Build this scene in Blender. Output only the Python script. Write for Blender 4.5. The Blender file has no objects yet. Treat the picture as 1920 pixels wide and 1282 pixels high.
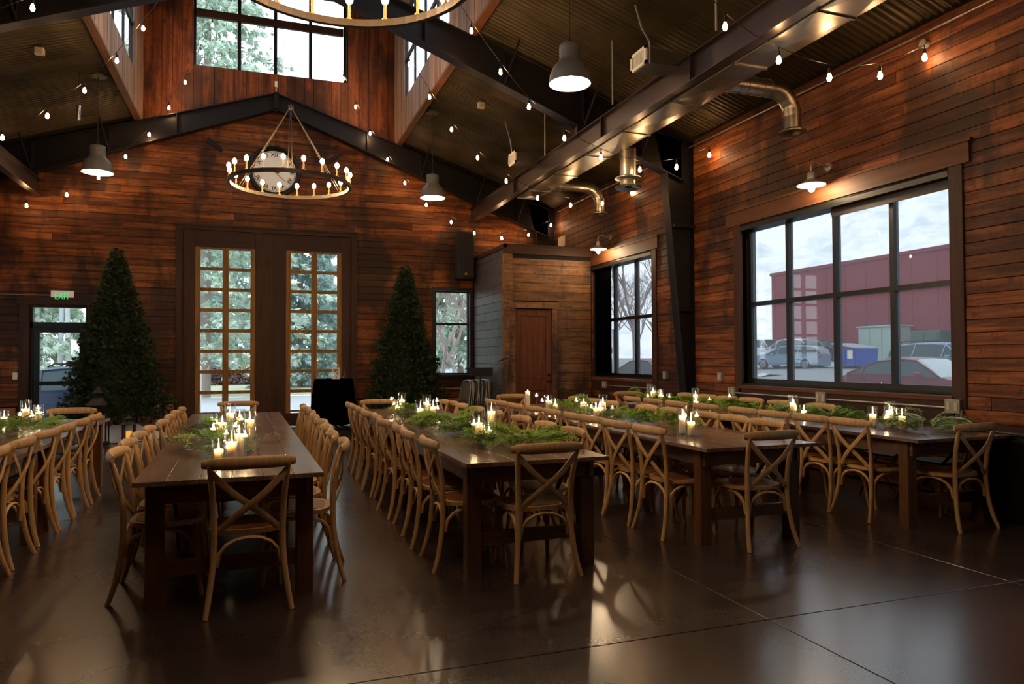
import bpy, math, random
import numpy as np
from mathutils import Vector, Matrix
random.seed(7)
RNG = np.random.default_rng(11)
PI = math.pi
SC = bpy.context.scene
COL = SC.collection

# ------------------------------------------------------------------ camera, sky, exposure
cd = bpy.data.cameras.new('camera'); cam = bpy.data.objects.new('camera', cd); COL.objects.link(cam)
_y, _p, _r = -.34235, .02217, -.00422
_right = Vector((math.cos(_y), math.sin(_y), 0)); _fwd = Vector((-math.sin(_y), math.cos(_y), 0)); _up = Vector((0, 0, 1))
_f2 = _fwd*math.cos(_p)+_up*math.sin(_p); _u2 = _up*math.cos(_p)-_fwd*math.sin(_p)
_r2 = _right*math.cos(_r)+_u2*math.sin(_r); _u3 = _u2*math.cos(_r)-_right*math.sin(_r)
cam.matrix_world = Matrix(((_r2.x, _u3.x, -_f2.x, 0), (_r2.y, _u3.y, -_f2.y, 0), (_r2.z, _u3.z, -_f2.z, 1.45), (0, 0, 0, 1)))
cd.sensor_width = 36; cd.lens = 1345.5/1920*36; cd.clip_end = 8000; cd.clip_start = .05
SC.camera = cam
w = bpy.data.worlds.new('overcast_sky'); SC.world = w; w.use_nodes = True
bg = w.node_tree.nodes['Background']; bg.inputs[0].default_value = (.84, .93, 1.0, 1); bg.inputs[1].default_value = 3.2
SC.view_settings.view_transform = 'Standard'; SC.view_settings.look = 'None'
SC.view_settings.gamma = 1; SC.view_settings.use_curve_mapping = False; SC.view_settings.exposure = 0.0
SC.cycles.max_bounces = 8; SC.cycles.diffuse_bounces = 4; SC.cycles.glossy_bounces = 3
SC.cycles.transparent_max_bounces = 24; SC.cycles.transmission_bounces = 4
SC.cycles.sample_clamp_indirect = 4; SC.cycles.use_denoising = True
SC.cycles.caustics_reflective = False; SC.cycles.caustics_refractive = False
BULB_P, CHAND_P, PEND_P, WALL_P, CANDLE_P = 165, 480, 720, 600, 340
WARM = (1, .58, .27)

# ------------------------------------------------------------------ materials
def lin(c):
    if isinstance(c, str): c = tuple(int(c[i:i+2], 16)/255 for i in (0, 2, 4))
    return tuple((v/12.92 if v <= .04045 else ((v+.055)/1.055)**2.4) for v in c[:3])+(1,)
class NT:
    def __init__(s, name):
        s.m = bpy.data.materials.new(name); s.m.use_nodes = True; s.t = s.m.node_tree; s.n = s.t.nodes
        s.b = s.n.get('Principled BSDF'); s.out = s.n.get('Material Output')
    def new(s, typ, **kw):
        n = s.n.new('ShaderNode'+typ)
        for k, v in kw.items(): setattr(n, k, v)
        return n
    def link(s, a, b): s.t.links.new(a, b)
    def math(s, op, a, b=None):
        n = s.new('Math', operation=op)
        for i, v in enumerate((a, b)):
            if v is None: continue
            if hasattr(v, 'links'): s.link(v, n.inputs[i])
            else: n.inputs[i].default_value = v
        return n.outputs[0]
    def mixc(s, f, a, b, mode='MIX'):
        n = s.new('Mix', data_type='RGBA', blend_type=mode)
        for sock, v in ((n.inputs[0], f), (n.inputs[6], a), (n.inputs[7], b)):
            if hasattr(v, 'links'): s.link(v, sock)
            else: sock.default_value = v
        return n.outputs[2]
    def ramp(s, f, stops):
        n = s.new('ValToRGB'); e = n.color_ramp.elements
        while len(e) < len(stops): e.new(.5)
        for el, (p, c) in zip(e, stops): el.position = p; el.color = lin(c) if not isinstance(c, (int, float)) else (c, c, c, 1)
        s.link(f, n.inputs[0]); return n.outputs[0]
    def noise(s, vec, scale, detail=3, rough=.55):
        n = s.new('TexNoise'); n.inputs['Scale'].default_value = scale; n.inputs['Detail'].default_value = detail; n.inputs['Roughness'].default_value = rough
        s.link(vec, n.inputs['Vector']); return n.outputs[0]
    def vec(s, scale=(1, 1, 1), rnd=True):
        tc = s.new('TexCoord'); mp = s.new('Mapping'); s.link(tc.outputs['Object'], mp.inputs[0]); mp.inputs['Scale'].default_value = scale
        if rnd:
            oi = s.new('ObjectInfo'); cm = s.new('CombineXYZ')
            s.link(s.math('MULTIPLY', oi.outputs['Random'], 37.0), cm.inputs[0]); s.link(s.math('MULTIPLY', oi.outputs['Random'], 91.0), cm.inputs[1])
            s.link(s.math('MULTIPLY', oi.outputs['Random'], 53.0), cm.inputs[2]); s.link(cm.outputs[0], mp.inputs['Location'])
        return mp.outputs[0]
    def bump(s, h, strength=.3, dist=.002):
        n = s.new('Bump'); n.inputs['Strength'].default_value = strength; n.inputs['Distance'].default_value = dist
        s.link(h, n.inputs['Height']); s.link(n.outputs[0], s.b.inputs['Normal'])
def plain(name, c, rough=.5, metal=0, spec=.5, var=.12, scale=6):
    t = NT(name); n = t.noise(t.vec(), scale)
    c = lin(c); d = tuple(v*(1-var) for v in c[:3])+(1,); l = tuple(min(1, v*(1+var)) for v in c[:3])+(1,)
    t.link(t.mixc(n, d, l), t.b.inputs['Base Color']); t.b.inputs['Roughness'].default_value = rough
    t.b.inputs['Metallic'].default_value = metal; t.b.inputs['Specular IOR Level'].default_value = spec
    return t.m
def wood(name, stops, axis, rough=.6, stretch=14, fine=9, rnd=.5, stain=None, spec=.3, bump=.35):
    t = NT(name); sc = [fine]*3; sc[axis] = fine/stretch
    v = t.vec(tuple(sc)); g = t.noise(v, 1.6, 8, .7)
    col = t.ramp(g, stops)
    oi = t.new('ObjectInfo')
    br = t.math('ADD', t.math('MULTIPLY', oi.outputs['Random'], rnd), 1-rnd*.55)
    cb = t.new('CombineColor'); [t.link(br, cb.inputs[i]) for i in range(3)]
    col = t.mixc(1.0, col, cb.outputs[0], 'MULTIPLY')
    if stain:
        s1 = t.noise(t.vec((.9, .9, .35), rnd=False), 1.3, 5, .6)
        f = t.ramp(s1, [(.50, .0), (.58, 1.0)])
        col = t.mixc(t.math('MULTIPLY', f, .78), col, lin(stain))
        k1 = t.noise(t.vec((5, 5, 5), rnd=True), 2.0, 6, .75); f1 = t.ramp(k1, [(.54, .0), (.66, 1.0)])      # knots, scorch and old paint on single planks
        col = t.mixc(t.math('MULTIPLY', f1, .62), col, lin(stain))
        fl = t.noise(t.vec((3, 3, 9), rnd=True), 2.3, 8, .8)
        f2 = t.ramp(fl, [(.70, .0), (.76, 1.0)])
        col = t.mixc(t.math('MULTIPLY', f2, .28), col, lin('b08a68'))
    t.link(col, t.b.inputs['Base Color']); t.b.inputs['Roughness'].default_value = rough
    t.b.inputs['Specular IOR Level'].default_value = spec
    t.bump(g, bump, .003)
    return t.m
def emis(name, c, s):
    t = NT(name); e = t.new('Emission'); e.inputs[0].default_value = tuple(c)+(1,); e.inputs[1].default_value = s
    t.link(e.outputs[0], t.out.inputs[0]); return t.m
def glass(name, tint=(1, 1, 1), refl=.045, grazing=.7, rough=.0, veil=0.0):
    t = NT(name); tr = t.new('BsdfTransparent'); tr.inputs[0].default_value = tuple(tint)+(1,)
    gl = t.new('BsdfGlossy'); gl.inputs['Roughness'].default_value = rough; gl.inputs[0].default_value = (1, 1, 1, 1)
    lw = t.new('LayerWeight'); lw.inputs[0].default_value = .5
    f = t.math('ADD', t.math('MULTIPLY', t.math('POWER', lw.outputs['Facing'], 4.0), grazing), refl)
    mx = t.new('MixShader'); t.link(f, mx.inputs[0]); t.link(tr.outputs[0], mx.inputs[1]); t.link(gl.outputs[0], mx.inputs[2])
    res = mx.outputs[0]
    if veil:      # fine solar screen cloth on the glass scatters some daylight
        tl_ = t.new('BsdfTranslucent'); tl_.inputs[0].default_value = (.9, .92, .95, 1); m2 = t.new('MixShader'); m2.inputs[0].default_value = veil
        t.link(res, m2.inputs[1]); t.link(tl_.outputs[0], m2.inputs[2]); res = m2.outputs[0]
    t.link(res, t.out.inputs[0]); return t.m
M = {}
RED = [(.26, '190a04'), (.42, '55290f'), (.56, '7c451d'), (.76, 'a26531')]
M['plank_x'] = wood('reclaimed_plank_back', RED, 0, stain='1c0f09', rnd=.95)
M['plank_y'] = wood('reclaimed_plank_side', RED, 1, stain='1c0f09', rnd=.95)
M['board_z'] = wood('upright_reclaimed_board', [(.24, '241008'), (.45, '6b3517'), (.62, '8a4b22'), (.85, 'a5622f')], 2, stain='2a1710', rnd=.6)
M['board_pale'] = wood('weathered_upright_board', [(.22, '4b3429'), (.45, '80604c'), (.65, '9a7860'), (.85, 'ab8a72')], 2, rnd=.6)
M['backing'] = plain('dark_wall_backing', '0d0705', .9)
M['trim_z'] = wood('dark_trim_upright', [(.25, '1c0e08'), (.5, '3a2013'), (.8, '4c2b19')], 2, rnd=.3)
M['trim_x'] = wood('dark_trim_cross', [(.25, '1c0e08'), (.5, '3a2013'), (.8, '4c2b19')], 0, rnd=.3)
M['trim_y'] = wood('header_trim', [(.25, '301a0d'), (.5, '5b351c'), (.8, '744725')], 1, rnd=.3)
M['sash_z'] = wood('golden_sash', [(.25, '4e3216'), (.5, '8a6230'), (.8, 'a67c42')], 2, rnd=.2)
M['closet_x'] = wood('closet_board', [(.25, '2c1a0c'), (.45, '66452a'), (.65, '876140'), (.85, 'a07a50')], 0, stain='2a1b12', rnd=.4, stretch=8)
M['closet_side'] = wood('charcoal_board', [(.25, '2a2321'), (.5, '4f4747'), (.8, '6f6666')], 2, rnd=.3, rough=.35)
M['door_red'] = wood('mahogany', [(.25, '33180c'), (.5, '613418'), (.8, '7c4624')], 2, rnd=.1, rough=.4)
M['chair'] = wood('limed_oak_chair', [(.2, '8a6540'), (.45, 'b58c5c'), (.65, 'c69e6e'), (.85, 'd2af82')], 2, rnd=.18, rough=.45, stretch=10, fine=22, bump=.15)
M['seat'] = wood('chair_seat_panel', [(.2, '5c3419'), (.5, '84502a'), (.8, '9a6438')], 1, rnd=.15, rough=.35, fine=20)
M['table'] = wood('table_board_walnut', [(.24, '2d211b'), (.42, '5e463a'), (.6, '7c6151'), (.82, '967a68')], 1, rnd=.45, rough=.24, stretch=18, fine=12, spec=.5, bump=.2)  # greyed so the doors' daylight reflection is part of the board colour
M['table_x'] = wood('table_cross_wood', [(.2, '301b10'), (.5, '63401f'), (.85, '80552f')], 0, rnd=.2, rough=.45)
M['table_z'] = wood('table_leg_wood', [(.2, '301b10'), (.5, '5e3b20'), (.85, '7a5231')], 2, rnd=.2, rough=.45)
M['steel'] = plain('dark_painted_steel', '1b1719', .45, .4, .5, .25, 2)
M['beamsteel'] = plain('brown_primed_steel', '3a2d2c', .33, .5, .5, .25, 3)
M['black'] = plain('black_frame', '070708', .4)
M['blackcloth'] = plain('black_tablecloth', '030304', .95, 0, 0)
M['shade'] = plain('pendant_grey_enamel', '55524f', .5)
M['white'] = plain('white_enamel', 'e8e0d0', .4)
M['galv'] = plain('galvanised_duct', 'a0988a', .33, .95, .5, .3, 5)
M['rod'] = plain('pale_conduit', 'a8a096', .4, .6)
M['box'] = plain('outlet_box_grey', '8b8680', .45, .3)
M['rust'] = plain('bronze_ring', '40352a', .5, .6, .5, .2)
M['wax'] = None
t = NT('ivory_wax'); t.b.inputs['Base Color'].default_value = lin('ffe8d0'); t.b.inputs['Roughness'].default_value = .5
t.b.inputs['Subsurface Weight'].default_value = .9; t.b.inputs['Subsurface Radius'].default_value = (1, .9, .8); t.b.inputs['Subsurface Scale'].default_value = .04; M['wax'] = t.m
M['flame'] = emis('candle_flame', (1, .70, .36), CANDLE_P)
M['bulb'] = emis('string_bulb_glow', WARM, BULB_P)
M['cbulb'] = emis('chandelier_bulb_glow', (1, .66, .34), CHAND_P)
M['pbulb'] = emis('pendant_bulb_glow', (1, .78, .5), PEND_P)
M['wbulb'] = emis('wall_lamp_glow', (1, .72, .42), WALL_P)
M['glassclear'] = glass('clear_pane', (.97, .985, .99), .025, .35)
M['glassscreen'] = glass('screened_pane', (.61, .62, .63), .035, .45, veil=.045)
M['vase'] = glass('vase_glass', (.96, .96, .95), .09, .6)
M['snowcloth'] = plain('white_fleece', 'cfd3d8', .9)
M['stone'] = plain('red_sandstone', 'a06f55', .85, 0, .3, .35, 9)
M['spk'] = plain('speaker_black', '100f0f', .6)
M['spkgr'] = plain('speaker_grille', '1d1b1a', .7)
M['orange'] = plain('speaker_emblem', 'd69a28', .5)
M['leafdark'] = plain('fir_needles', '2f3a22', .75, 0, .2, .5, 3)
M['fern'] = plain('fern_green', '749a26', .55, 0, .3, .4, 9)
M['trunk'] = plain('bark', '3a2c22', .9)
M['metalchair'] = plain('folding_chair_metal', '8c8880', .35, .5)
M['seatgrey'] = plain('folding_chair_pad', '3c3a3d', .6)
M['paper'] = plain('pale_card', 'b9a78a', .8)
M['brass'] = plain('bronze_knob', '2a1c12', .35, .8)
M['clockface'] = plain('clock_face', 'fbf3e8', .7, var=.06)
M['silver'] = plain('silver_spot', '8f98a8', .25, .9)
# corrugated metal
t = NT('corrugated_ceiling_steel'); n = t.noise(t.vec((1, 1, 1)), 1.2, 5); t.link(t.ramp(n, [(.3, '3a3122'), (.5, '4f4430'), (.75, '635640')]), t.b.inputs['Base Color'])
t.b.inputs['Roughness'].default_value = .42; t.b.inputs['Metallic'].default_value = .6; M['corr'] = t.m
# polished concrete
t = NT('stained_concrete'); v = t.vec((1, 1, 1), rnd=False)
a = t.noise(v, .55, 3, .5); b = t.noise(v, 5.5, 8, .7); c = t.noise(v, 60, 3, .6)
col = t.ramp(a, [(.3, '2b201d'), (.5, '3b2d29'), (.72, '4c3b36')])
col = t.mixc(t.math('MULTIPLY', b, .55), col, lin('33261f'))
t.link(col, t.b.inputs['Base Color'])
r = t.math('ADD', t.math('MULTIPLY', a, .20), t.math('MULTIPLY', c, .03)); t.link(t.math('ADD', r, .17), t.b.inputs['Roughness'])
t.b.inputs['Specular IOR Level'].default_value = .6; t.b.inputs['Coat Weight'].default_value = .5; t.link(t.math('ADD', t.math('MULTIPLY', a, .14), .12), t.b.inputs['Coat Roughness'])
t.bump(c, .03, .001); M['concrete'] = t.m
M['oc'] = plain('asphalt_grey', '8d9295', .9, scale=.6)
M['snow'] = plain('old_snow', 'c4c7c6', .9, var=.2, scale=.8)
M['lawn'] = plain('frosted_lawn', 'b3b598', .95, var=.18, scale=.8)
M['walk'] = plain('concrete_walk', 'a9adb2', .9)
M['redwall'] = plain('red_metal_siding', '8b3a40', .8, 0, .2, .06, .3)
M['mount'] = None
t = NT('hazed_snowy_mountain'); n = t.noise(t.vec((1, 1, 2.2), rnd=False), .013, 8, .65); t.link(t.ramp(n, [(.40, 'e6ecef'), (.55, 'ffffff')]), t.b.inputs['Base Color'])  # near white for snow, with distance haze painted into the colour
t.b.inputs['Roughness'].default_value = 1; t.b.inputs['Specular IOR Level'].default_value = 0
M['mount'] = t.m
M['conifer'] = plain('hazed_spruce_needles', 'a2b8b4', .9, 0, .1, .3, 1)  # pale bluish tone, outdoor haze and glow put into the needle colour
M['conifer2'] = plain('hazed_cedar_needles', 'b9cab8', .9, 0, .1, .3, 1)  # haze put into this needle colour too
M['bare'] = plain('bare_twigs', '9a8c84', .9)
M['aspen'] = plain('aspen_bark', 'c9ccd0', .8)
M['hedge'] = plain('berry_hedge', '84696a', .95, 0, .1, .5, 6)
M['hedgeg'] = plain('clipped_hedge', '6f7f55', .95, 0, .1, .4, 6)
M['carglass'] = plain('car_glass', '3a4a4e', .3, 0, .2)
M['carglasspale'] = plain('pale_windscreen', '9fb2b4', .2, 0, .8)  # pale tone over the whole windscreen
M['tyre'] = plain('tyre', '1c1c1f', .8); M['rim'] = plain('wheel_rim', '8b8e92', .35, .6)
for k, c in dict(carred='7c2234', carsilver='7f97ad', carwhite='cfd4d8', carmaroon='5c1926', carnavy='1c2c46', cargrey='a9b4bd', blue='1e48a8', sage='9fb0a8', green='3c5a4a').items():
    M[k] = plain('paint_'+k, c, .35, .1, .6, .05)
M['taillight'] = plain('tail_lamp', 'c03040', .3); M['headlight'] = plain('head_lamp', 'd8d4c8', .2)
M['exitface'] = emis('exit_face_backlit', (.42, .30, .22), .95); M['exitgreen'] = emis('exit_letters', (.02, .75, .22), 1.1)

# ------------------------------------------------------------------ mesh builder
class MB:
    def __init__(s): s.v = []; s.f = []; s.mi = []; s.cur = 0
    def add(s, vs, fs):
        o = len(s.v); s.v += [tuple(p) for p in vs]; s.f += [tuple(i+o for i in f) for f in fs]; s.mi += [s.cur]*len(fs); return s
    def box(s, x0, x1, y0, y1, z0, z1):
        return s.add([(x0, y0, z0), (x1, y0, z0), (x1, y1, z0), (x0, y1, z0), (x0, y0, z1), (x1, y0, z1), (x1, y1, z1), (x0, y1, z1)],
                     [(0, 3, 2, 1), (4, 5, 6, 7), (0, 1, 5, 4), (1, 2, 6, 5), (2, 3, 7, 6), (3, 0, 4, 7)])
    def bbox(s, x0, x1, y0, y1, z0, z1, b=.006):
        """box with chamfered vertical and top edges"""
        s.prism([(x0+b, y0), (x1-b, y0), (x1, y0+b), (x1, y1-b), (x1-b, y1), (x0+b, y1), (x0, y1-b), (x0, y0+b)], z0, z1-b)
        o = len(s.v); n = 8
        base = s.v[-8:]; cx, cy = (x0+x1)/2, (y0+y1)/2
        top = [(cx+(p[0]-cx)*(1-2*b/(x1-x0)), cy+(p[1]-cy)*(1-2*b/(y1-y0)), z1) for p in base]
        s.add(list(base)+top, [(i, (i+1) % n, n+(i+1) % n, n+i) for i in range(n)]+[tuple(range(n, 2*n))]); return s
    def prism(s, poly, z0, z1):
        n = len(poly)
        return s.add([(x, y, z0) for x, y in poly]+[(x, y, z1) for x, y in poly],
                     [tuple(reversed(range(n))), tuple(range(n, 2*n))]+[(i, (i+1) % n, n+(i+1) % n, n+i) for i in range(n)])
    def extr(s, poly, a0, a1, axis):
        """polygon given in the two other axes (in xyz order), extruded along axis"""
        def p(u, v, a): return {0: (a, u, v), 1: (u, a, v), 2: (u, v, a)}[axis]
        n = len(poly)
        return s.add([p(u, v, a0) for u, v in poly]+[p(u, v, a1) for u, v in poly],
                     [tuple(reversed(range(n))), tuple(range(n, 2*n))]+[(i, (i+1) % n, n+(i+1) % n, n+i) for i in range(n)])
    def sweep(s, pts, r, n=8, sub=0, closed=False, flat=None, up=None):
        P = [Vector(p) for p in pts]; R = list(r) if hasattr(r, '__len__') else [r]*len(P)
        if sub:
            Q = []; RR = []; L = len(P)
            for i in range(L if closed else L-1):
                g = (lambda k: P[k % L]) if closed else (lambda k: P[max(0, min(L-1, k))])
                p0, p1, p2, p3 = g(i-1), g(i), g(i+1), g(i+2); r0, r1 = R[i], R[(i+1) % L]
                for j in range(sub):
                    t = j/sub
                    Q.append(.5*((2*p1)+(-p0+p2)*t+(2*p0-5*p1+4*p2-p3)*t*t+(-p0+3*p1-3*p2+p3)*t**3)); RR.append(r0+(r1-r0)*t)
            if not closed: Q.append(P[-1]); RR.append(R[-1])
            P, R = Q, RR
        L = len(P); ref = Vector(up) if up else None; vs = []
        for i in range(L):
            a = P[(i-1) % L] if (closed or i) else P[i]; b = P[(i+1) % L] if (closed or i < L-1) else P[i]
            t = (b-a).normalized()
            if ref is None: ref = Vector((0, 0, 1)) if abs(t.z) < .9 else Vector((1, 0, 0))
            u = (ref-t*ref.dot(t))
            u = u.normalized() if u.length > 1e-5 else t.orthogonal().normalized()
            if up is None: ref = u
            w_ = t.cross(u)
            ru, rw = (R[i], R[i]) if flat is None else (R[i]*flat[0], R[i]*flat[1])
            for k in range(n):
                an = 2*PI*(k+.5)/n; vs.append(P[i]+u*(math.cos(an)*ru)+w_*(math.sin(an)*rw))
        fs = []
        for i in range(L if closed else L-1):
            j = (i+1) % L
            for k in range(n): fs.append((i*n+k, i*n+(k+1) % n, j*n+(k+1) % n, j*n+k))
        if not closed: fs += [tuple(reversed(range(n))), tuple(range((L-1)*n, L*n))]
        return s.add(vs, fs)
    def lathe(s, prof, n=20, c=(0, 0, 0), cap=True):
        vs = []; L = len(prof)
        for r, z in prof:
            for k in range(n): a = 2*PI*k/n; vs.append((c[0]+r*math.cos(a), c[1]+r*math.sin(a), c[2]+z))
        fs = [(i*n+k, i*n+(k+1) % n, (i+1)*n+(k+1) % n, (i+1)*n+k) for i in range(L-1) for k in range(n)]
        if cap:
            if prof[0][0] > 1e-5: fs.append(tuple(reversed(range(n))))
            if prof[-1][0] > 1e-5: fs.append(tuple(range((L-1)*n, L*n)))
        return s.add(vs, fs)
    def xf(s, m):
        s.v = [tuple(m @ Vector(p)) for p in s.v]; return s
    def build(s, name, mat, parent=None, smooth=False, loc=None):
        me = bpy.data.meshes.new(name); me.from_pydata(s.v, [], s.f)
        for mm in (mat if isinstance(mat, (list, tuple)) else [mat]): me.materials.append(mm)
        if max(s.mi, default=0): me.polygons.foreach_set('material_index', s.mi)
        if smooth: me.polygons.foreach_set('use_smooth', [True]*len(s.f))
        me.update(); return obj(name, me, parent, loc)
def obj(name, me, parent=None, loc=None):
    o = bpy.data.objects.new(name, me); COL.objects.link(o)
    if parent: o.parent = parent
    if loc: o.location = loc
    return o
def smooth_angle(o, ang=40):
    me = o.data; me.polygons.foreach_set('use_smooth', [True]*len(me.polygons))
    try: me.set_sharp_from_angle(angle=math.radians(ang))
    except Exception: pass
    return o
def thing(name, label, cat, loc=(0, 0, 0), rz=0, group=None):
    return tag(obj(name, None, None, loc), label, cat, group, rz)
def tag(o, label, cat, group=None, rz=None, kind=None):
    o['label'] = label; o['category'] = cat
    if group: o['group'] = group
    if kind: o['kind'] = kind
    if rz: o.rotation_euler = (0, 0, rz)
    return o
def struct(o, label=None):
    o['kind'] = 'structure'
    if label: o['label'] = label
    return o
def tree_of(root):
    out = [(root, None)]
    def rec(o):
        for c in o.children: out.append((c, o)); rec(c)
    rec(root); return out
def dup(spec, loc, rz, label, group=None, rot=None):
    mp = {}
    for o, p in spec:
        c = o.copy(); COL.objects.link(c); mp[o] = c
        if p is not None: c.parent = mp[p]
    r = mp[spec[0][0]]; r.location = loc; r.rotation_euler = rot if rot else (0, 0, rz); r['label'] = label
    if group: r['group'] = group
    return r
class Maker:
    """first call returns the prototype itself, later calls copies of it"""
    def __init__(s, f): s.f = f; s.spec = None
    def __call__(s, loc, rz, label, group=None, rot=None):
        if s.spec is None:
            r = s.f(); s.spec = tree_of(r); r.location = loc; r.rotation_euler = rot if rot else (0, 0, rz); r['label'] = label
            if group: r['group'] = group
            return r
        return dup(s.spec, loc, rz, label, group, rot)

# ------------------------------------------------------------------ room shell
XW, YB, XL, YF = 6.75, 16.08, -6.0, -4.5      # right wall, back wall, left wall, front wall
XR = .375                                      # ridge
def ceil_z(x): return 6.30-.335*max(0, abs(x-XR)-2.575)
def raf_top(x): return 7.05-.33*abs(x-XR)
def raf_bot(x): return 6.70-.385*abs(x-XR)
def wall_mesh(axis, c0, c1, a0, a1, z0, z1, holes):
    """solid wall slab with rectangular holes; axis = coordinate the wall runs along"""
    m = MB(); A = sorted({a0, a1, *[h[0] for h in holes], *[h[1] for h in holes]}); Z = sorted({z0, z1, *[h[2] for h in holes], *[h[3] for h in holes]})
    for i in range(len(A)-1):
        for j in range(len(Z)-1):
            ca, cz = (A[i]+A[i+1])/2, (Z[j]+Z[j+1])/2
            if any(h[0] < ca < h[1] and h[2] < cz < h[3] for h in holes) or not (a0 < ca < a1 and z0 < cz < z1): continue
            if axis == 1: m.box(c0, c1, A[i], A[i+1], Z[j], Z[j+1])
            else: m.box(A[i], A[i+1], c0, c1, Z[j], Z[j+1])
    return m
def plank_rows(parent, axis, face, sgn, a0, a1, z0, z1, pitch, holes, mat, lim=None, lmin=1.3, lmax=3.6, th=.022, name='plank', gap=.0045):
    z = z0; row = 0
    while z < z1-.02:
        zt = min(z+pitch, z1); zc = (z+zt)/2
        lo, hi = (a0, a1) if lim is None else lim(zt)
        lo, hi = max(lo, a0), min(hi, a1)
        seg = [(lo, hi)] if hi > lo else []
        for h in holes:
            if h[2] < zc < h[3]:
                ns = []
                for s0, s1 in seg:
                    if h[1] <= s0 or h[0] >= s1: ns.append((s0, s1)); continue
                    if h[0] > s0: ns.append((s0, h[0]))
                    if h[1] < s1: ns.append((h[1], s1))
                seg = ns
        for s0, s1 in seg:
            a = s0
            while a < s1-.02:
                L = random.uniform(lmin, lmax); b = a+L
                if s1-b < .7: b = s1
                d = random.uniform(-.003, .004); t_ = th+d; c = .004
                prof = [(0, z+gap/2), (t_-c, z+gap/2), (t_, z+gap/2+c), (t_, zt-gap/2-c), (t_-c, zt-gap/2), (0, zt-gap/2)]
                if axis == 1: poly = [(face+sgn*p, q) for p, q in prof]; MB().extr(poly, a+.001, b-.002, 1).build(name, mat, parent)
                else: poly = [(face+sgn*p, q) for p, q in prof]; MB().extr(poly, a+.001, b-.002, 0).build(name, mat, parent)
                a = b
        z = zt; row += 1
def boards_vert(parent, axis, face, sgn, a0, a1, zb, zt, w0, holes, mat, th=.024, name='board'):
    """upright boards; zb(a), zt(a) give the ends"""
    a = a0
    while a < a1-.02:
        b = min(a+w0*random.uniform(.8, 1.2), a1); ac = (a+b)/2; segs = [(zb(ac), zt(ac))]
        for h in holes:
            if h[0]-.01 < ac < h[1]+.01:
                ns = []
                for s0, s1 in segs:
                    if h[3] <= s0 or h[2] >= s1: ns.append((s0, s1)); continue
                    if h[2] > s0: ns.append((s0, h[2]))
                    if h[3] < s1: ns.append((h[3], s1))
                segs = ns
        for s0, s1 in segs:
            t_ = th+random.uniform(-.004, .005); c = .004; g = .003
            prof = [(a+g, 0), (b-g, 0), (b-g, t_-c), (b-g-c, t_), (a+g+c, t_), (a+g, t_-c)]
            if axis == 0: poly = [(p, face+sgn*q) for p, q in prof]
            else: poly = [(face+sgn*q, p) for p, q in prof]
            MB().extr(poly, s0, s1, 2).build(name, mat, parent)
        a = b
# floor slabs
fl = struct(MB().box(XL-.2, XW+.2, YF-.2, YB+.3, -.3, -.012).build('floor', M['backing']), 'dark stained concrete floor')
xs = [XL, -3.03, 2.67, 4.57, XW]; ys = [YF, -.95, 3.29, 7.5, YB+.2]
for i in range(len(xs)-1):
    for j in range(len(ys)-1):
        g = .004
        x0, x1, y0, y1 = xs[i]+g, xs[i+1]-g, ys[j]+g, ys[j+1]-g; c = .0015
        m = MB(); m.add([(x0, y0, -.012), (x1, y0, -.012), (x1, y1, -.012), (x0, y1, -.012), (x0, y0, -c), (x1, y0, -c), (x1, y1, -c), (x0, y1, -c),
                         (x0+c, y0+c, 0), (x1-c, y0+c, 0), (x1-c, y1-c, 0), (x0+c, y1-c, 0)],
                        [(0, 1, 5, 4), (1, 2, 6, 5), (2, 3, 7, 6), (3, 0, 4, 7), (4, 5, 9, 8), (5, 6, 10, 9), (6, 7, 11, 10), (7, 4, 8, 11), (8, 9, 10, 11)])
        m.build('slab', M['concrete'], fl)
# right wall: openings (y0,y1,z0,z1)
WB = (5.42, 8.80, 1.06, 3.36); WS = (11.32, 13.79, 1.06, 3.36); WN = (-.3, 3.1, 1.06, 3.36)
wr = struct(wall_mesh(1, XW, XW+.24, YF, YB+.3, -.1, 5.4, [WB, WS, WN]).build('wall_right', M['backing']), 'right wall of reclaimed reddish planks')
plank_rows(wr, 1, XW, -1, 1.2, YB-.2, .02, ceil_z(XW)-.02, .128, [WB, WS, WN, (10.0, 10.24, 0, 6)], M['plank_y'], lmin=1.7, lmax=3.9)
# back wall: openings (x0,x1,z0,z1)
DD = (-1.45, 2.0, -.1, 4.12); DE = (-4.10, -3.12, -.1, 2.52); W2 = (3.86, 4.70, 1.06, 3.02); WT = (-1.25, 1.86, 7.54, 9.75)
wbk = struct(wall_mesh(0, YB, YB+.24, XL-.2, XW+.24, -.1, 10.6, [DD, DE, W2, WT, (3.05, 9, 6.5, 11), (-9, -2.3, 6.5, 11)]).build('wall_back', M['backing']), 'back gable wall of reclaimed planks')
plank_rows(wbk, 0, YB, -1, XL, XW, .56, 6.75, .146, [DD, DE, W2, (4.76, XW, 0, 3.6)], M['plank_x'],
           lim=lambda z: (XR-(7.0-z)/.33, XR+(7.0-z)/.33), lmin=1.5, lmax=3.6)
boards_vert(wbk, 0, YB, -1, -2.2, 2.95, lambda x: raf_top(x)-.3, lambda x: 10.05, .2, [WT], M['board_z'])
# stone wainscot on back wall
for (a0, a1) in ((XL, -4.3), (-3.0, -1.56), (2.1, 4.74)):
    zz = 0
    for r in range(3):
        hh = (.2, .18, .16)[r]; a = a0
        while a < a1-.05:
            b = min(a+random.uniform(.22, .5), a1); b = a1 if a1-b < .15 else b; t_ = .07+random.uniform(0, .03); c = .012
            poly = [(a+.006, YB), (b-.006, YB), (b-.006, YB-t_+c), (b-.006-c, YB-t_), (a+.006+c, YB-t_), (a+.006, YB-t_+c)]
            MB().extr(poly, zz+.005, zz+hh-.005, 2).build('stone', M['stone'], wbk); a = b
        zz += hh
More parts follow.
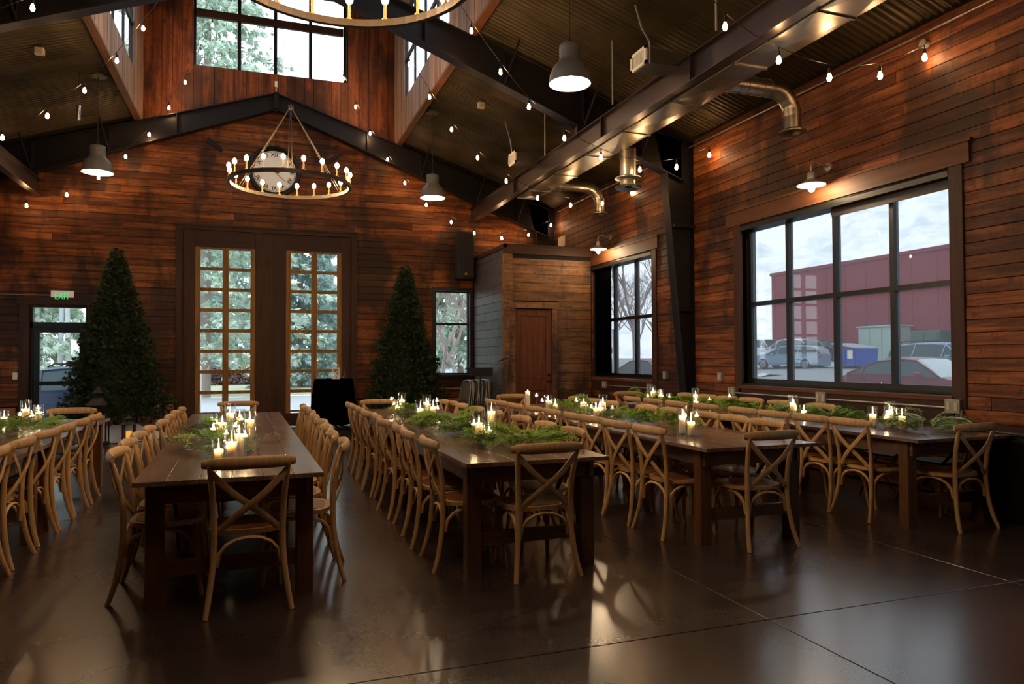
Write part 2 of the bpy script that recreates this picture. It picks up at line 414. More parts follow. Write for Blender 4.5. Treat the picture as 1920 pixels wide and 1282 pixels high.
# other walls (plain boards, outside the picture)
wl = struct(wall_mesh(1, XL-.24, XL, YF, YB+.3, -.1, 5.3, [(5.4, 8.7, 1.06, 3.3), (11.3, 14, 1.06, 3.3)]).build('wall_left', M['plank_y']), 'left plank wall')
wf = struct(MB().box(XL-.2, XW+.2, YF-.24, YF, -.1, 10.6).build('wall_front', M['plank_x']), 'front plank wall')
# ceilings: sloping corrugated sheets each side of the raised monitor
ce = struct(MB().extr([(2.95, 6.36), (XW+.3, ceil_z(XW+.3)+.06), (XW+.3, ceil_z(XW+.3)+.2), (2.95, 6.5)], YF, YB+.3, 1)
            .extr([(-2.2, 6.5), (XL-.3, ceil_z(XL-.3)+.2), (XL-.3, ceil_z(XL-.3)+.06), (-2.2, 6.36)], YF, YB+.3, 1)
            .box(-2.3, 3.05, YF, YB+.3, 10.1, 10.3).build('ceiling', M['backing']), 'sloping corrugated metal ceiling')
def corr_sheet(x0, x1, y0, n=10, pitch=.09):
    m = MB(); vs = []; st = 4
    for i in range(n*st+1):
        y = y0+i*pitch/st; dz = .019*math.cos(2*PI*i/st)+random.uniform(0, .0005)
        for x in (x0, x1): vs.append((x, y, ceil_z(x)+.02+dz))
    m.add(vs, [(2*i, 2*i+1, 2*i+3, 2*i+2) if x1 > x0 else (2*i+1, 2*i, 2*i+2, 2*i+3) for i in range(n*st)]); return m
y = 1.0
while y < YB-.1:
    n = min(10, int((YB-y)/.09))
    if n < 1: break
    for (xa, xb) in ((2.95, XW+.05), (-2.2, XL-.05)):
        xm = xa+(xb-xa)*random.choice((.45, .62)); dz = random.uniform(-.003, .003)
        for q0, q1 in ((xa, xm), (xm, xb)):
            o = smooth_angle(corr_sheet(q0, q1, y, n).build('sheet', M['corr'], ce), 80); o.location = (0, 0, dz if q0 == xa else -dz)
    y += .09*n
# monitor side walls with clerestory windows
MH = [(11.15, 14.98, 6.90, 8.75), (5.4, 9.25, 6.90, 8.75), (-.4, 3.4, 6.9, 8.75)]
for nm, xf, sg, pal in (('wall_monitor_right', 2.95, -1, 'board_pale'), ('wall_monitor_left', -2.2, 1, 'board_pale')):
    x0, x1 = (xf, xf+.08) if sg < 0 else (xf-.08, xf)
    wm = struct(wall_mesh(1, x0, x1, YF, YB, 6.28, 10.2, MH).build(nm, M['backing']), 'raised clerestory side wall of upright boards')
    boards_vert(wm, 1, xf, sg, 1.6, YB, lambda a: 6.22, lambda a: 10.05, .15, MH, M[pal])
    # fascia lip along the bottom edge
    lx = (xf-.03, xf+.09) if sg < 0 else (xf-.09, xf+.03)
    struct(MB().box(lx[0], lx[1], YF, YB-.02, 6.19, 6.235).build('trim_1' if sg < 0 else 'trim_2', M['trim_y']), 'narrow board edging the clerestory opening')
    for k, (a0, a1, z0, z1) in enumerate(MH):
        wd = obj('window_%d' % (10+k+(0 if sg < 0 else 4)), None); struct(wd, 'clerestory side window')
        xc = xf+.02*(1 if sg < 0 else -1); fr = MB(); f = .035
        def bar(y0, y1, q0, q1): fr.box(xc-.02, xc+.02, y0, y1, q0, q1)
        bar(a0, a1, z0, z0+.05); bar(a0, a1, z1-.05, z1); bar(a0, a0+.05, z0, z1); bar(a1-.05, a1, z0, z1); bar(a0, a1, 7.72, 7.80)
        nn = 4; ww = (a1-a0)/nn
        for i in range(1, nn): bar(a0+i*ww-f/2-.008, a0+i*ww+f/2+.008, z0, z1)
        fr.build('window_frame', M['steel'], wd)
        for i in range(nn):
            for q0, q1 in ((z0+.05, 7.72), (7.80, z1-.05)):
                MB().box(xc-.004, xc+.004, a0+i*ww+.02, a0+(i+1)*ww-.02, q0, q1).build('pane', M['glassclear'], wd)

# ------------------------------------------------------------------ windows in the outer walls
def grid_window(name, label, axis, plane, out, a, z, acuts, zcuts, mull=.06, fw=.075, depth=.07, gmat='glassclear', fmat='black'):
    """a,z = opening; acuts/zcuts = mullion centres; out=+1 towards outside"""
    wd = struct(obj(name, None), label)
    def B(m, a0, a1, z0, z1, d0, d1):
        p0, p1 = sorted((plane+out*d0, plane+out*d1))
        return m.box(p0, p1, a0, a1, z0, z1) if axis == 1 else m.box(a0, a1, p0, p1, z0, z1)
    d0, d1 = .09, .09+depth
    fr = MB()
    B(fr, a[0], a[1], z[0], z[0]+fw, d0, d1); B(fr, a[0], a[1], z[1]-fw, z[1], d0, d1)
    B(fr, a[0], a[0]+fw, z[0]+fw, z[1]-fw, d0, d1); B(fr, a[1]-fw, a[1], z[0]+fw, z[1]-fw, d0, d1)
    fr.build('window_frame', M[fmat], wd)
    for q in acuts:
        m = MB(); B(m, q-mull/2, q+mull/2, z[0]+fw, z[1]-fw, d0-.01, d1); m.build('mullion', M[fmat], wd)
    for q in zcuts:
        m = MB(); B(m, a[0]+fw, a[1]-fw, q-mull/2, q+mull/2, d0-.008, d1-.005); m.build('crossbar', M[fmat], wd)
    A = [a[0]+fw]+[x for q in acuts for x in (q-mull/2, q+mull/2)]+[a[1]-fw]; Z = [z[0]+fw]+[x for q in zcuts for x in (q-mull/2, q+mull/2)]+[z[1]-fw]
    for i in range(0, len(A), 2):
        for j in range(0, len(Z), 2):
            m = MB(); B(m, A[i], A[i+1], Z[j], Z[j+1], d0+.03, d0+.036); m.build('pane', M[gmat], wd)
    return wd
w1 = grid_window('window_1', 'large black framed window of eight panes over the parking lot', 1, XW, 1, (5.42, 8.80), (1.06, 3.36), [6.24, 7.10, 7.95], [2.22], gmat='glassscreen')
w2 = grid_window('window_2', 'smaller black framed window on the right wall beside the closet', 1, XW, 1, (11.32, 13.79), (1.06, 3.36), [12.12, 12.98], [2.22], gmat='glassscreen')
w5 = grid_window('window_5', 'near right window outside the picture', 1, XW, 1, (-.3, 3.1), (1.06, 3.36), [.55, 1.4, 2.25], [2.22], gmat='glassscreen')
w3 = grid_window('window_3', 'black framed two pane window between the fir tree and the closet', 0, YB, 1, (3.86, 4.70), (1.06, 3.02), [], [2.24], mull=.05, fw=.05)
w4 = grid_window('window_4', 'high multi pane window in the gable above the clock', 0, YB, 1, (-1.25, 1.86), (7.54, 9.75), [-.36, .37, 1.1], [], mull=.07, fw=.05, fmat='steel')
for zc, hh in ((8.70, .16), (9.42, .05)):
    MB().box(-1.2, 1.8, YB+.075, YB+.15, zc-hh/2, zc+hh/2).build('crossbar', M['trim_x'], w4)
w6 = grid_window('window_6', 'left wall window outside the picture', 1, XL, -1, (5.4, 8.7), (1.06, 3.3), [6.2, 7.05, 7.9], [2.2])
w7 = grid_window('window_7', 'left wall far window outside the picture', 1, XL, -1, (11.3, 14), (1.06, 3.3), [12.2, 13.1], [2.2])
# blind cassettes, jamb boards, header boards, sills (right wall)
def dressed(wd, y0, y1, hy0, hy1, near_trim=True, far_trim=True, cas_mat='black'):
    MB().extr([(XW-.05, 3.395), (XW+.08, 3.395), (XW+.08, 3.60), (XW-.05, 3.60)], hy0, hy1, 1).build('header_board', M['trim_y'], wd)
    MB().extr([(XW-.07, 3.60), (XW, 3.60), (XW, 3.63), (XW-.07, 3.63)], hy0-.03, hy1, 1).build('header_cap', M['trim_y'], wd)
    MB().extr([(XW-.045, 3.30), (XW+.08, 3.28), (XW+.08, 3.395), (XW-.03, 3.395), (XW-.05, 3.36)], y0, y1, 1).build('blind_cassette', M[cas_mat], wd)
    if near_trim: MB().bbox(XW-.045, XW+.08, y0-.16, y0, .92, 3.395).build('side_board', M['trim_z'], wd)
    if far_trim: MB().bbox(XW-.045, XW+.08, y1, y1+.16, .92, 3.395).build('side_board', M['trim_z'], wd)
    MB().extr([(XW-.06, .99), (XW+.1, 1.0), (XW+.1, 1.06), (XW-.06, 1.035)], y0-.02, y1+.05, 1).build('window_sill', M['trim_y'], wd)
    MB().extr([(XW-.045, .78), (XW+.02, .78), (XW+.02, .985), (XW-.045, .985)], y0-.02, y1+.05, 1).build('apron_board', M['trim_x'], wd)
dressed(w1, 5.42, 8.80, 5.18, 9.13)
dressed(w2, 11.32, 13.78, 11.1, 13.79, far_trim=False)
dressed(w5, -.3, 3.1, -.5, 3.4)
m = MB().box(XW+.03, XW+.036, 5.45, 7.10, 3.22, 3.3).box(XW+.026, XW+.04, 5.45, 7.08, 3.19, 3.225); m.build('roller_blind', M['steel'], w1)
m = MB().box(XW+.03, XW+.036, 13.02, 13.76, 1.1, 3.3); m.build('roller_blind', M['blackcloth'], w2)
# window 3 casing
MB().box(3.79, 3.86, YB-.05, YB+.09, 1.0, 3.08).box(4.68, 4.74, YB-.05, YB+.09, 1.0, 3.08).box(3.79, 4.74, YB-.06, YB+.09, 3.0, 3.08).build('side_board', M['black'], w3)
MB().box(3.70, 4.74, YB-.09, YB+.09, 1.0, 1.07).build('window_sill', M['black'], w3)
MB().box(3.72, 4.74, YB-.05, YB, .82, 1.0).build('apron_board', M['trim_x'], w3)

# ------------------------------------------------------------------ steel frames
def frame(Y, label, col_l=True):
    r = thing('portal_frame', label, 'steel frame', (0, 0, 0)); t2 = .1
    for sx in (1, -1):
        def X(d): return XR+sx*d
        D = 6.2
        web = MB(); top = [(X(d), 7.05-.33*d) for d in (0, 1.5, 3, 4.5, D)]; bot = [(X(d), 6.70-.385*d) for d in (0, 1.5, 3, 4.5, D)]
        web.extr(top+bot[::-1], Y-.008, Y+.008, 1); web.build('rafter', M['steel'], r)
        m = MB()
        for line, e in ((top, -.02), (bot, .02)):
            for (xa, za), (xb, zb) in zip(line, line[1:]): m.extr([(xa, za), (xb, zb), (xb, zb+e), (xa, za+e)], Y-t2, Y+t2, 1)
        m.build('flange', M['steel'], r)
        s = sx; xo = X(6.37)
        ci = [(X(5.86), 4.45), (X(6.27), 0)]
        col = MB(); col.extr([(xo, 0), (xo, 5.0), (X(5.7), 5.1)]+ci, Y-.008, Y+.008, 1); col.build('column_web', M['steel'], r)
        m = MB()
        for (xa, za), (xb, zb) in zip(ci, ci[1:]): m.extr([(xa, za), (xb, zb), (xb+s*.02, zb), (xa+s*.02, za)], Y-t2, Y+t2, 1)
        m.box(min(xo, xo-s*.02), max(xo, xo-s*.02), Y-t2, Y+t2, 0, 5.0); m.build('column_flange', M['steel'], r)
        for zz in (2.2, 3.55):
            xi = X(6.08) if zz < 3 else X(5.96)
            m = MB(); m.box(min(xi, xo), max(xi, xo), Y-t2, Y-.008, zz, zz+.015)
            if zz > 3: m.box(min(xi, X(6.35)), max(xi, X(6.35)), Y-t2-.06, Y-t2, zz, zz+.05)
            m.build('stiffener', M['steel'], r)
        for d in (1.9, 3.1, 4.4, 5.4):
            z0 = 6.70-.385*d; m = MB().sweep([(X(d), Y-.09, z0+.03), (X(d+.12), Y-.42, ceil_z(X(d))-.04 if d > 2.6 else z0+.55)], .014, 4)
            if d > 2.6: m.build('flange_brace', M['steel'], r)
            MB().box(X(d)-.006, X(d)+.006, Y-t2, Y+t2, z0+.02, 7.05-.33*d-.02).build('stiffener', M['steel'], r)
    m = MB(); m.box(XR-.05, XR+.05, Y-t2, Y+t2, 6.66, 7.06); m.build('ridge_plate', M['steel'], r)
    return r
frame(15.86, 'dark steel gable frame standing against the back plank wall')
frame(10.12, 'dark steel gable frame crossing the middle of the hall with tapered column by the windows')
for x, z in ((-1.0, 5.95), (1.75, 5.9)):   # brace plates on wall under rafters
    tag(MB().extr([(x, z), (x+.3*(1 if x < 0 else -1), z-.2), (x+.33*(1 if x < 0 else -1), z-.12), (x+.05, z+.1)], 16.0, YB-.02, 1).build('brace_plate', M['steel']),
        'dark steel plate bolted under the %s rafter beside the clock' % ('left' if x < 0 else 'right'), 'bracket')
# long I-beams
def ibeam(x, label):
    r = thing('long_beam', label, 'steel beam')
    MB().box(x-.006, x+.006, -3.5, 16.0, 4.60, 4.89).build('web', M['beamsteel'], r)
    MB().box(x-.065, x+.065, -3.5, 16.0, 4.89, 4.903).build('top_flange', M['beamsteel'], r)
    MB().box(x-.065, x+.065, -3.5, 16.0, 4.588, 4.60).build('bottom_flange', M['beamsteel'], r)
    for y in (3.2, 6.95, 9.2, 12.9): MB().box(x-.06, x+.06, y, y+.012, 4.60, 4.89).build('stiffener', M['beamsteel'], r)
    for yy in (10.12, 15.86): MB().box(x-.02, x+.02, yy-.05, yy+.05, 4.86, raf_bot(x)+.02).build('hanger_post', M['steel'], r)
ibeam(4.70, 'long brown steel I-beam running toward the back wall above the right tables')
ibeam(-3.95, 'long dark steel I-beam at the far left under the ceiling')

# ------------------------------------------------------------------ duct work
r = thing('rectangular_duct', 'long shiny rectangular sheet metal duct alongside the right steel beam', 'duct')
y = -3.4; k = 0
while y < 13.05:
    y1 = min(y+1.22, 13.1); x0, x1, z0, z1 = 4.785, 5.20, 4.575, 4.86
    m = MB(); e = .004; cx, cy, cz = (x0+x1)/2, (y+y1)/2, z0-.022
    m.add([(x0, y, z0), (x1, y, z0), (x1, y1-e, z0), (x0, y1-e, z0), (cx, cy, cz)], [(0, 4, 1), (1, 4, 2), (2, 4, 3), (3, 4, 0)])
    for xx, q in ((x0, -.012), (x1, .012)):
        m.add([(xx, y, z0), (xx, y1-e, z0), (xx, y1-e, z1), (xx, y, z1), (xx+q, cy, (z0+z1)/2)], [(0, 1, 4), (1, 2, 4), (2, 3, 4), (3, 0, 4)])
    m.add([(x0, y, z1), (x1, y, z1), (x1, y1-e, z1), (x0, y1-e, z1)], [(0, 1, 2, 3)])
    m.add([(x0, y1-e, z0), (x1, y1-e, z0), (x1, y1-e, z1), (x0, y1-e, z1)], [(0, 1, 2, 3)])
    m.add([(x0, y, z0), (x1, y, z0), (x1, y, z1), (x0, y, z1)], [(0, 1, 2, 3)])
    m.box(x0-.012, x0, y1-.03, y1, z0-.012, z1).box(x0-.012, x1+.012, y1-.03, y1, z0-.014, z0)
    m.build('duct_section', M['galv'], r); y = y1
def round_branch(Y, label):
    r = thing('round_duct', label, 'duct'); rr = .105; z = 4.73
    m = MB().sweep([(5.19, Y, z), (5.95, Y, z)], rr, 20); smooth_angle(m.build('pipe', M['galv'], r), 50)
    m = MB()
    for k in range(7): m.sweep([(5.22+k*.11, Y, z), (5.232+k*.11, Y, z)], rr+.006, 20)
    smooth_angle(m.build('spiral_seam', M['galv'], r), 50)
    pts = [(5.95+.3*math.sin(a), Y, z-.3+.3*math.cos(a)) for a in [i*PI/2/6 for i in range(7)]]
    for i in range(6):
        m = MB().sweep([pts[i], pts[i+1]], rr+.003*(i % 2), 20); smooth_angle(m.build('elbow_segment', M['galv'], r), 50)
    m = MB().lathe([(rr-.004, 4.44), (rr-.004, 4.27), (rr+.02, 4.26), (rr+.06, 4.235), (rr+.06, 4.222), (rr, 4.22), (rr-.02, 4.26)], 24, (6.25, Y, 0), cap=False); smooth_angle(m.build('diffuser_collar', M['galv'], r), 40)
round_branch(7.15, 'round spiral duct with down elbow above the large right window')
round_branch(12.45, 'round spiral duct with down elbow near the far right window')
r = thing('drop_diffuser', 'short vertical round duct hanging under the rectangular duct near the column', 'duct')
smooth_angle(MB().lathe([(.125, 4.6), (.125, 4.17)], 20, (5.3, 9.6, 0)).build('pipe', M['galv'], r), 40)
smooth_angle(MB().lathe([(.125, 4.2), (.2, 4.17), (.2, 4.155), (.12, 4.14), (.12, 4.06), (.2, 4.03), (.18, 4.0), (.06, 4.03)], 24, (5.3, 9.6, 0), cap=False).build('diffuser_cone', M['galv'], r), 40)
def vent(Y, label):
    r = thing('air_register', label, 'vent'); x = 4.25; w_, h_ = .36, .21; z = 4.97
    MB().box(x+.012, 4.9, Y-w_/2+.02, Y+w_/2-.02, z-h_/2+.02, z+h_/2-.02).build('duct_box', M['galv'], r)
    m = MB(); f = .035
    m.box(x-.012, x+.012, Y-w_/2, Y+w_/2, z-h_/2, z-h_/2+f).box(x-.012, x+.012, Y-w_/2, Y+w_/2, z+h_/2-f, z+h_/2)
    m.box(x-.012, x+.012, Y-w_/2, Y-w_/2+f, z-h_/2, z+h_/2).box(x-.012, x+.012, Y+w_/2-f, Y+w_/2, z-h_/2, z+h_/2).build('grille_frame', M['white'], r)
    MB().box(x+.008, x+.012, Y-w_/2+.02, Y+w_/2-.02, z-h_/2+.02, z+h_/2-.02).build('shadow_plate', M['black'], r)  # black plate stands in for the shade inside the duct box
    for k in range(9):
        yy = Y-w_/2+f+.012+k*(w_-2*f-.02)/9
        MB().box(x-.006, x+.008, yy, yy+.012, z-h_/2+f, z+h_/2-f).build('vane', M['white'], r)
vent(7.42, 'white grilled air register on duct stub near the large grey pendant')
vent(11.87, 'white grilled air register on duct stub above the far tables')
for i, (pts, lab) in enumerate(((([4.4, 7.75, 5.80], [4.4, 7.6, 5.45], [4.3, 7.25, 5.12], [4.3, 7.25, 4.87]), 'bent pale conduit dropping to the near air register'),
                               (([4.55, 8.65, ceil_z(4.55)], [4.55, 8.65, 4.88]), 'thin pale hanger rod right of the large pendant'),
                               (([4.55, 6.32, ceil_z(4.55)], [4.55, 6.32, 4.88]), 'thin pale hanger rod nearest the top edge of the photo'),
                               (([4.3, 12.4, 5.8], [4.3, 12.1, 5.35], [4.3, 12.0, 5.06]), 'bent pale conduit dropping to the far air register'),
                               (([4.6, 11.2, ceil_z(4.6)], [4.6, 11.2, 4.88]), 'thin pale hanger rod beside the far air register'))):
    tag(MB().sweep(pts, .012, 6).build('hanger_rod', M['rod']), lab, 'rod')

# ------------------------------------------------------------------ doors in the back wall
d1 = struct(obj('door_1', None), 'pair of tall dark framed doors each with sixteen small panes')
MB().box(-1.545, -1.42, YB-.10, YB+.1, 0, 4.2).box(1.96, 2.085, YB-.10, YB+.1, 0, 4.2).build('side_board', M['trim_z'], d1)
MB().box(-1.42, 1.96, YB-.10, YB+.1, 4.11, 4.2).box(-1.56, 2.1, YB-.13, YB+.02, 4.19, 4.23).build('header_board', M['trim_x'], d1)
for X0, X1, sx in ((-1.42, .262, -1.185), (.285, 1.96, .595)):
    S0, S1 = sx, sx+1.16; lf = obj('door_leaf', None, d1)
    MB().bbox(X0, S0, YB-.04, YB+.04, .02, 4.10).build('stile', M['trim_z'], lf); MB().bbox(S1, X1, YB-.04, YB+.04, .02, 4.10).build('stile', M['trim_z'], lf)
    MB().box(S0, S1, YB-.04, YB+.04, 3.77, 4.10).build('rail', M['trim_x'], lf); MB().box(S0, S1, YB-.04, YB+.04, .02, .29).build('rail', M['trim_x'], lf)
    yb = YB-.035
    MB().box(S0, S0+.095, yb, yb+.05, .29, 3.77).box(S1-.095, S1, yb, yb+.05, .29, 3.77).box(S0+.52, S0+.64, yb, yb+.05, .29, 3.77).box(S0+.577, S0+.583, yb-.006, yb, .29, 3.77).build('sash_stile', M['sash_z'], lf)
    for k in range(9):
        zc = .335+k*(3.745-.335)/8; hw = .035 if 0 < k < 8 else .02
        MB().box(S0+.095, S1-.095, yb+.008, yb+.042, zc-hw, zc+hw).build('muntin', M['sash_z'], lf)
        if k < 8:
            z0, z1 = zc+hw, .335+(k+1)*(3.745-.335)/8-.02
            for q in (S0+.095, S0+.64): MB().box(q, q+.425, yb+.022, yb+.027, z0, z1).build('pane', M['glassclear'], lf)
MB().box(.25, .30, YB-.055, YB+.05, .02, 4.11).build('astragal', M['trim_z'], d1)
d2 = struct(obj('door_2', None), 'black framed glazed exit door with transom and push bar')
MB().box(-4.26, -4.10, YB-.06, YB+.08, 0, 2.62).box(-3.12, -2.98, YB-.06, YB+.08, 0, 2.62).build('side_board', M['trim_z'], d2)
MB().box(-4.3, -2.95, YB-.07, YB+.02, 2.52, 2.66).build('header_board', M['trim_x'], d2)
MB().box(-4.10, -4.05, YB+.0, YB+.1, 0, 2.5).box(-3.16, -3.12, YB, YB+.1, 0, 2.5).box(-4.1, -3.12, YB, YB+.1, 2.47, 2.52).box(-4.1, -3.12, YB, YB+.1, 2.07, 2.18).build('frame', M['black'], d2)
MB().box(-4.05, -3.94, YB+.02, YB+.07, 0, 2.07).box(-3.27, -3.16, YB+.02, YB+.07, 0, 2.07).box(-3.94, -3.27, YB+.02, YB+.07, 1.98, 2.07).box(-3.94, -3.27, YB+.02, YB+.07, 0, .25).build('leaf_frame', M['black'], d2)
MB().bbox(-4.02, -3.18, YB-.06, YB+.0, .96, 1.04).build('push_bar', M['steel'], d2)
MB().box(-3.75, -3.5, YB-.03, YB+.02, 1.98, 2.03).build('door_closer', M['steel'], d2)
MB().box(-3.94, -3.27, YB+.04, YB+.046, .25, 1.98).build('pane', M['glassclear'], d2); MB().box(-4.05, -3.16, YB+.04, YB+.046, 2.18, 2.47).build('pane', M['glassclear'], d2)
def text_mesh(body, size, mat, name, parent, loc, rot, ext=.004):
    cu = bpy.data.curves.new(name, 'FONT'); cu.body = body; cu.size = size; cu.extrude = ext; cu.align_x = 'CENTER'; cu.align_y = 'CENTER'; cu.offset = .002
    to = bpy.data.objects.new(name, cu); COL.objects.link(to); dg = bpy.context.evaluated_depsgraph_get(); me = bpy.data.meshes.new_from_object(to.evaluated_get(dg))
    bpy.data.objects.remove(to); me.materials.clear(); me.materials.append(mat); o = obj(name, me, parent, loc); o.rotation_euler = rot; return o
r = thing('exit_sign', 'illuminated green EXIT sign above the left glazed door', 'sign', (-3.55, YB-.03, 2.68))
MB().box(-.19, .19, -.035, 0, -.11, .11).build('housing', M['exitface'], r)
text_mesh('EXIT', .19, M['exitgreen'], 'letters', r, (0, -.038, 0), (PI/2, 0, 0), .002).scale = (.66, 1, 1)
tag(MB().sweep([(-6, YB-.04, 2.70), (-3.74, YB-.04, 2.70)], .01, 6).build('wall_conduit', M['rod']), 'thin conduit running left from the exit sign', 'conduit')
tag(MB().bbox(-4.36, -4.28, YB-.05, YB-.02, 1.08, 1.21, .004).build('light_switch', M['white']), 'white light switch plate left of the exit door', 'light switch')

# ------------------------------------------------------------------ closet block at right rear
YC = 13.79
wc = struct(MB().box(4.80, XW-.0, YC+.03, YC+.09, 0, 2.44).box(4.80, 4.86, YC+.03, YB, 0, 3.7).build('wall_closet', M['backing']), 'boxed closet with board front and charcoal side')
wc.data.clear_geometry(); mm = MB().box(4.79, 4.86, YC+.03, YB-.1, 0, 3.7).box(4.8, 4.97, YC+.03, YC+.09, 0, 3.7).box(5.83, XW, YC+.03, YC+.09, 0, 3.7).box(4.97, 5.83, YC+.03, YC+.09, 2.48, 3.7).box(4.8, XW, YC+.03, YB-.1, 3.66, 3.7); wc.data.from_pydata(mm.v, [], mm.f)
plank_rows(wc, 0, YC+.03, -1, 4.93, XW-.05, .02, 3.5, .186, [(4.99-.13, 5.81+.13, -1, 2.47+.12)], M['closet_x'], lmin=1.0, lmax=2.0)
plank_rows(wc, 1, 4.79, -1, YC+.10, YB-.1, .02, 3.7, .186, [], M['closet_side'], lmin=1.2, lmax=2.3)
MB().box(4.74, 4.93, YC-.015, YC+.10, 0, 3.585).build('corner_post', M['closet_x'], wc)
MB().box(4.74, XW-.03, YC-.04, YC+.03, 3.58, 3.78).build('fascia', M['trim_x'], wc)
MB().box(4.74, 4.8, YC-.04, YB-.1, 3.70, 3.78).build('fascia', M['trim_x'], wc)
d3 = struct(obj('door_3', None), 'closed reddish two panel closet door')
MB().box(4.87, 4.985, YC-.02, YC+.03, 0, 2.47).box(5.805, 5.92, YC-.02, YC+.03, 0, 2.47).build('side_board', M['closet_x'], d3); MB().box(4.85, 5.94, YC-.03, YC+.03, 2.47, 2.60).build('header_board', M['closet_x'], d3)
for a0, a1, z0, z1 in ((4.99, 5.11, 0.01, 2.45), (5.68, 5.80, 0.01, 2.45), (5.11, 5.68, 2.32, 2.45), (5.11, 5.68, .78, .98), (5.11, 5.68, .01, .24)): MB().box(a0, a1, YC+.02, YC+.06, z0, z1).build('door_frame_member', M['door_red'], d3)
for z0, z1 in ((.24, .78), (.98, 2.32)): MB().box(5.11, 5.68, YC+.04, YC+.055, z0, z1).bbox(5.15, 5.64, YC+.03, YC+.045, z0+.04, z1-.04).build('door_panel', M['door_red'], d3)
smooth_angle(MB().lathe([(.028, 0), (.028, .01), (.012, .015), (.012, .04), (.03, .05), (.032, .07), (.018, .085), (0, .088)], 14).xf(Matrix.Translation((5.73, YC+.02, .97)) @ Matrix.Rotation(PI/2, 4, 'X')).build('door_handle', M['brass'], d3), 40)
smooth_angle(MB().lathe([(.026, 0), (.026, .02), (0, .022)], 14).xf(Matrix.Translation((5.73, YC+.02, 1.1)) @ Matrix.Rotation(PI/2, 4, 'X')).build('deadbolt', M['brass'], d3), 40)
tag(MB().box(6.71, 6.725, 15.15, 15.56, 4.04, 4.28).build('pale_card', M['paper']), 'pale rectangular card on the right wall above the closet', 'card')

# ------------------------------------------------------------------ electrical bits
def outlet(y, z, label, w_=.1, h_=.13):
    r = thing('outlet_box', label, 'outlet', (XW-.05, y, z))
    MB().bbox(-.03, .03, -w_/2, w_/2, -h_/2, h_/2, .004).build('housing', M['box'], r)
    for s in ((-.25, .25) if w_ > .11 else (0,)): MB().box(-.036, -.03, s*w_-.018, s*w_+.018, -.045, .045).build('receptacle', M['paper'], r)
outlet(5.39, .94, 'double grey outlet box under the near end of the large window', .17, .14)
outlet(7.2, .935, 'double grey outlet box under the middle of the large window', .17, .14)
outlet(9.0, .93, 'double grey outlet box under the far end of the large window', .17, .14)
outlet(9.29, 1.15, 'single outlet on planks between the column and the large window')
outlet(10.86, 1.14, 'single outlet on planks left of the steel column')
outlet(11.38, .90, 'double grey outlet box under the near end of the far window', .17, .14)
outlet(13.16, .90, 'double grey outlet box under the blind of the far window', .17, .14)
tag(MB().sweep([(XW-.06, 5.3, .45), (XW-.06, 5.3, .9)], .012, 6).sweep([(XW-.06, 5.48, .92), (XW-.06, 7.12, .92)], .011, 6).sweep([(XW-.06, 7.28, .92), (XW-.06, 8.92, .92)], .011, 6).build('window_conduit', M['rod']), 'pale conduit joining the outlet boxes under the large window', 'conduit')
tag(MB().sweep([(XW-.06, 11.47, .89), (XW-.06, 13.07, .89)], .011, 6).build('window_conduit', M['rod']), 'pale conduit joining the outlet boxes under the far window', 'conduit')
tag(MB().sweep([(XW-.04, 1.5, 4.90), (XW-.04, 15.6, 4.90)], .011, 6).build('eave_conduit', M['rod']), 'long thin conduit along the top of the right wall', 'conduit')
tag(MB().sweep([(3.75, YB-.06, .75), (4.6, YB-.06, .75)], .012, 6).build('wall_conduit', M['rod']), 'pale pipe under the two pane window by the closet', 'conduit')
r = thing('junction_box', 'small round junction box near the string light end on the right wall', 'junction box', (XW-.05, 5.66, 4.78)); MB().lathe([(.045, -.03), (.045, .03)], 12).xf(Matrix.Rotation(PI/2, 4, 'Y')).build('housing', M['box'], r)
tag(MB().bbox(-.03, .03, -.015, .015, -.06, .06, .004).sweep([(0, 0, -.06), (.0, 0, -.2), (-.06, 0, -.3)], .008, 5).build('ridge_outlet', M['white'], None, False, (.38, YB-.04, 7.33)), 'small pale outlet with cord above the gable frame ridge', 'outlet')
for x, y, z, l in ((-3.0, 12.1, 5.96, 'small pale box fixed to the left ceiling slope'), (3.75, 12.1, 5.94, 'small pale box fixed to the right ceiling slope')):
    tag(MB().bbox(-.06, .06, -.05, .05, -.05, .05, .01).build('ceiling_box', M['paper'], None, False, (x, y, z)), l, 'junction box')
r = thing('spot_lamp', 'small cylindrical silver spotlight hanging under the left ceiling', 'spotlight', (-2.72, 13.2, 5.45))
smooth_angle(MB().lathe([(.03, .12), (.034, .1), (.034, -.12), (.028, -.13)], 14).build('lamp_body', M['silver'], r), 40); MB().sweep([(0, 0, .12), (0, 0, .66)], .006, 5).build('stem', M['steel'], r)

# ------------------------------------------------------------------ clock
r = thing('wall_clock', 'large round wall clock with Roman numerals and dark rim', 'clock', (.35, YB-.02, 5.44))
RX = Matrix.Rotation(PI/2, 4, 'X')
smooth_angle(MB().lathe([(.545, 0), (.545, .05), (.53, .09), (.49, .10), (.45, .07), (.44, .04)], 48, cap=False).xf(RX).build('rim', M['steel'], r), 50)
MB().lathe([(.0, .036), (.45, .036)], 48, cap=False).xf(RX).build('dial', M['clockface'], r)
for k, nm in enumerate(('XII', 'I', 'II', 'III', 'IIII', 'V', 'VI', 'VII', 'VIII', 'IX', 'X', 'XI')):
    a = PI/2-k*PI/6
    text_mesh(nm, .115, M['steel'], 'numeral', r, (.355*math.cos(a), -.04, .355*math.sin(a)), (PI/2, 0, 0), .001).rotation_euler = (PI/2, -(a-PI/2)*1.0, 0)
m = MB().lathe([(.425, .037), (.42, .0385), (.415, .037)], 48, cap=False).xf(RX); m.build('minute_track', M['rust'], r)
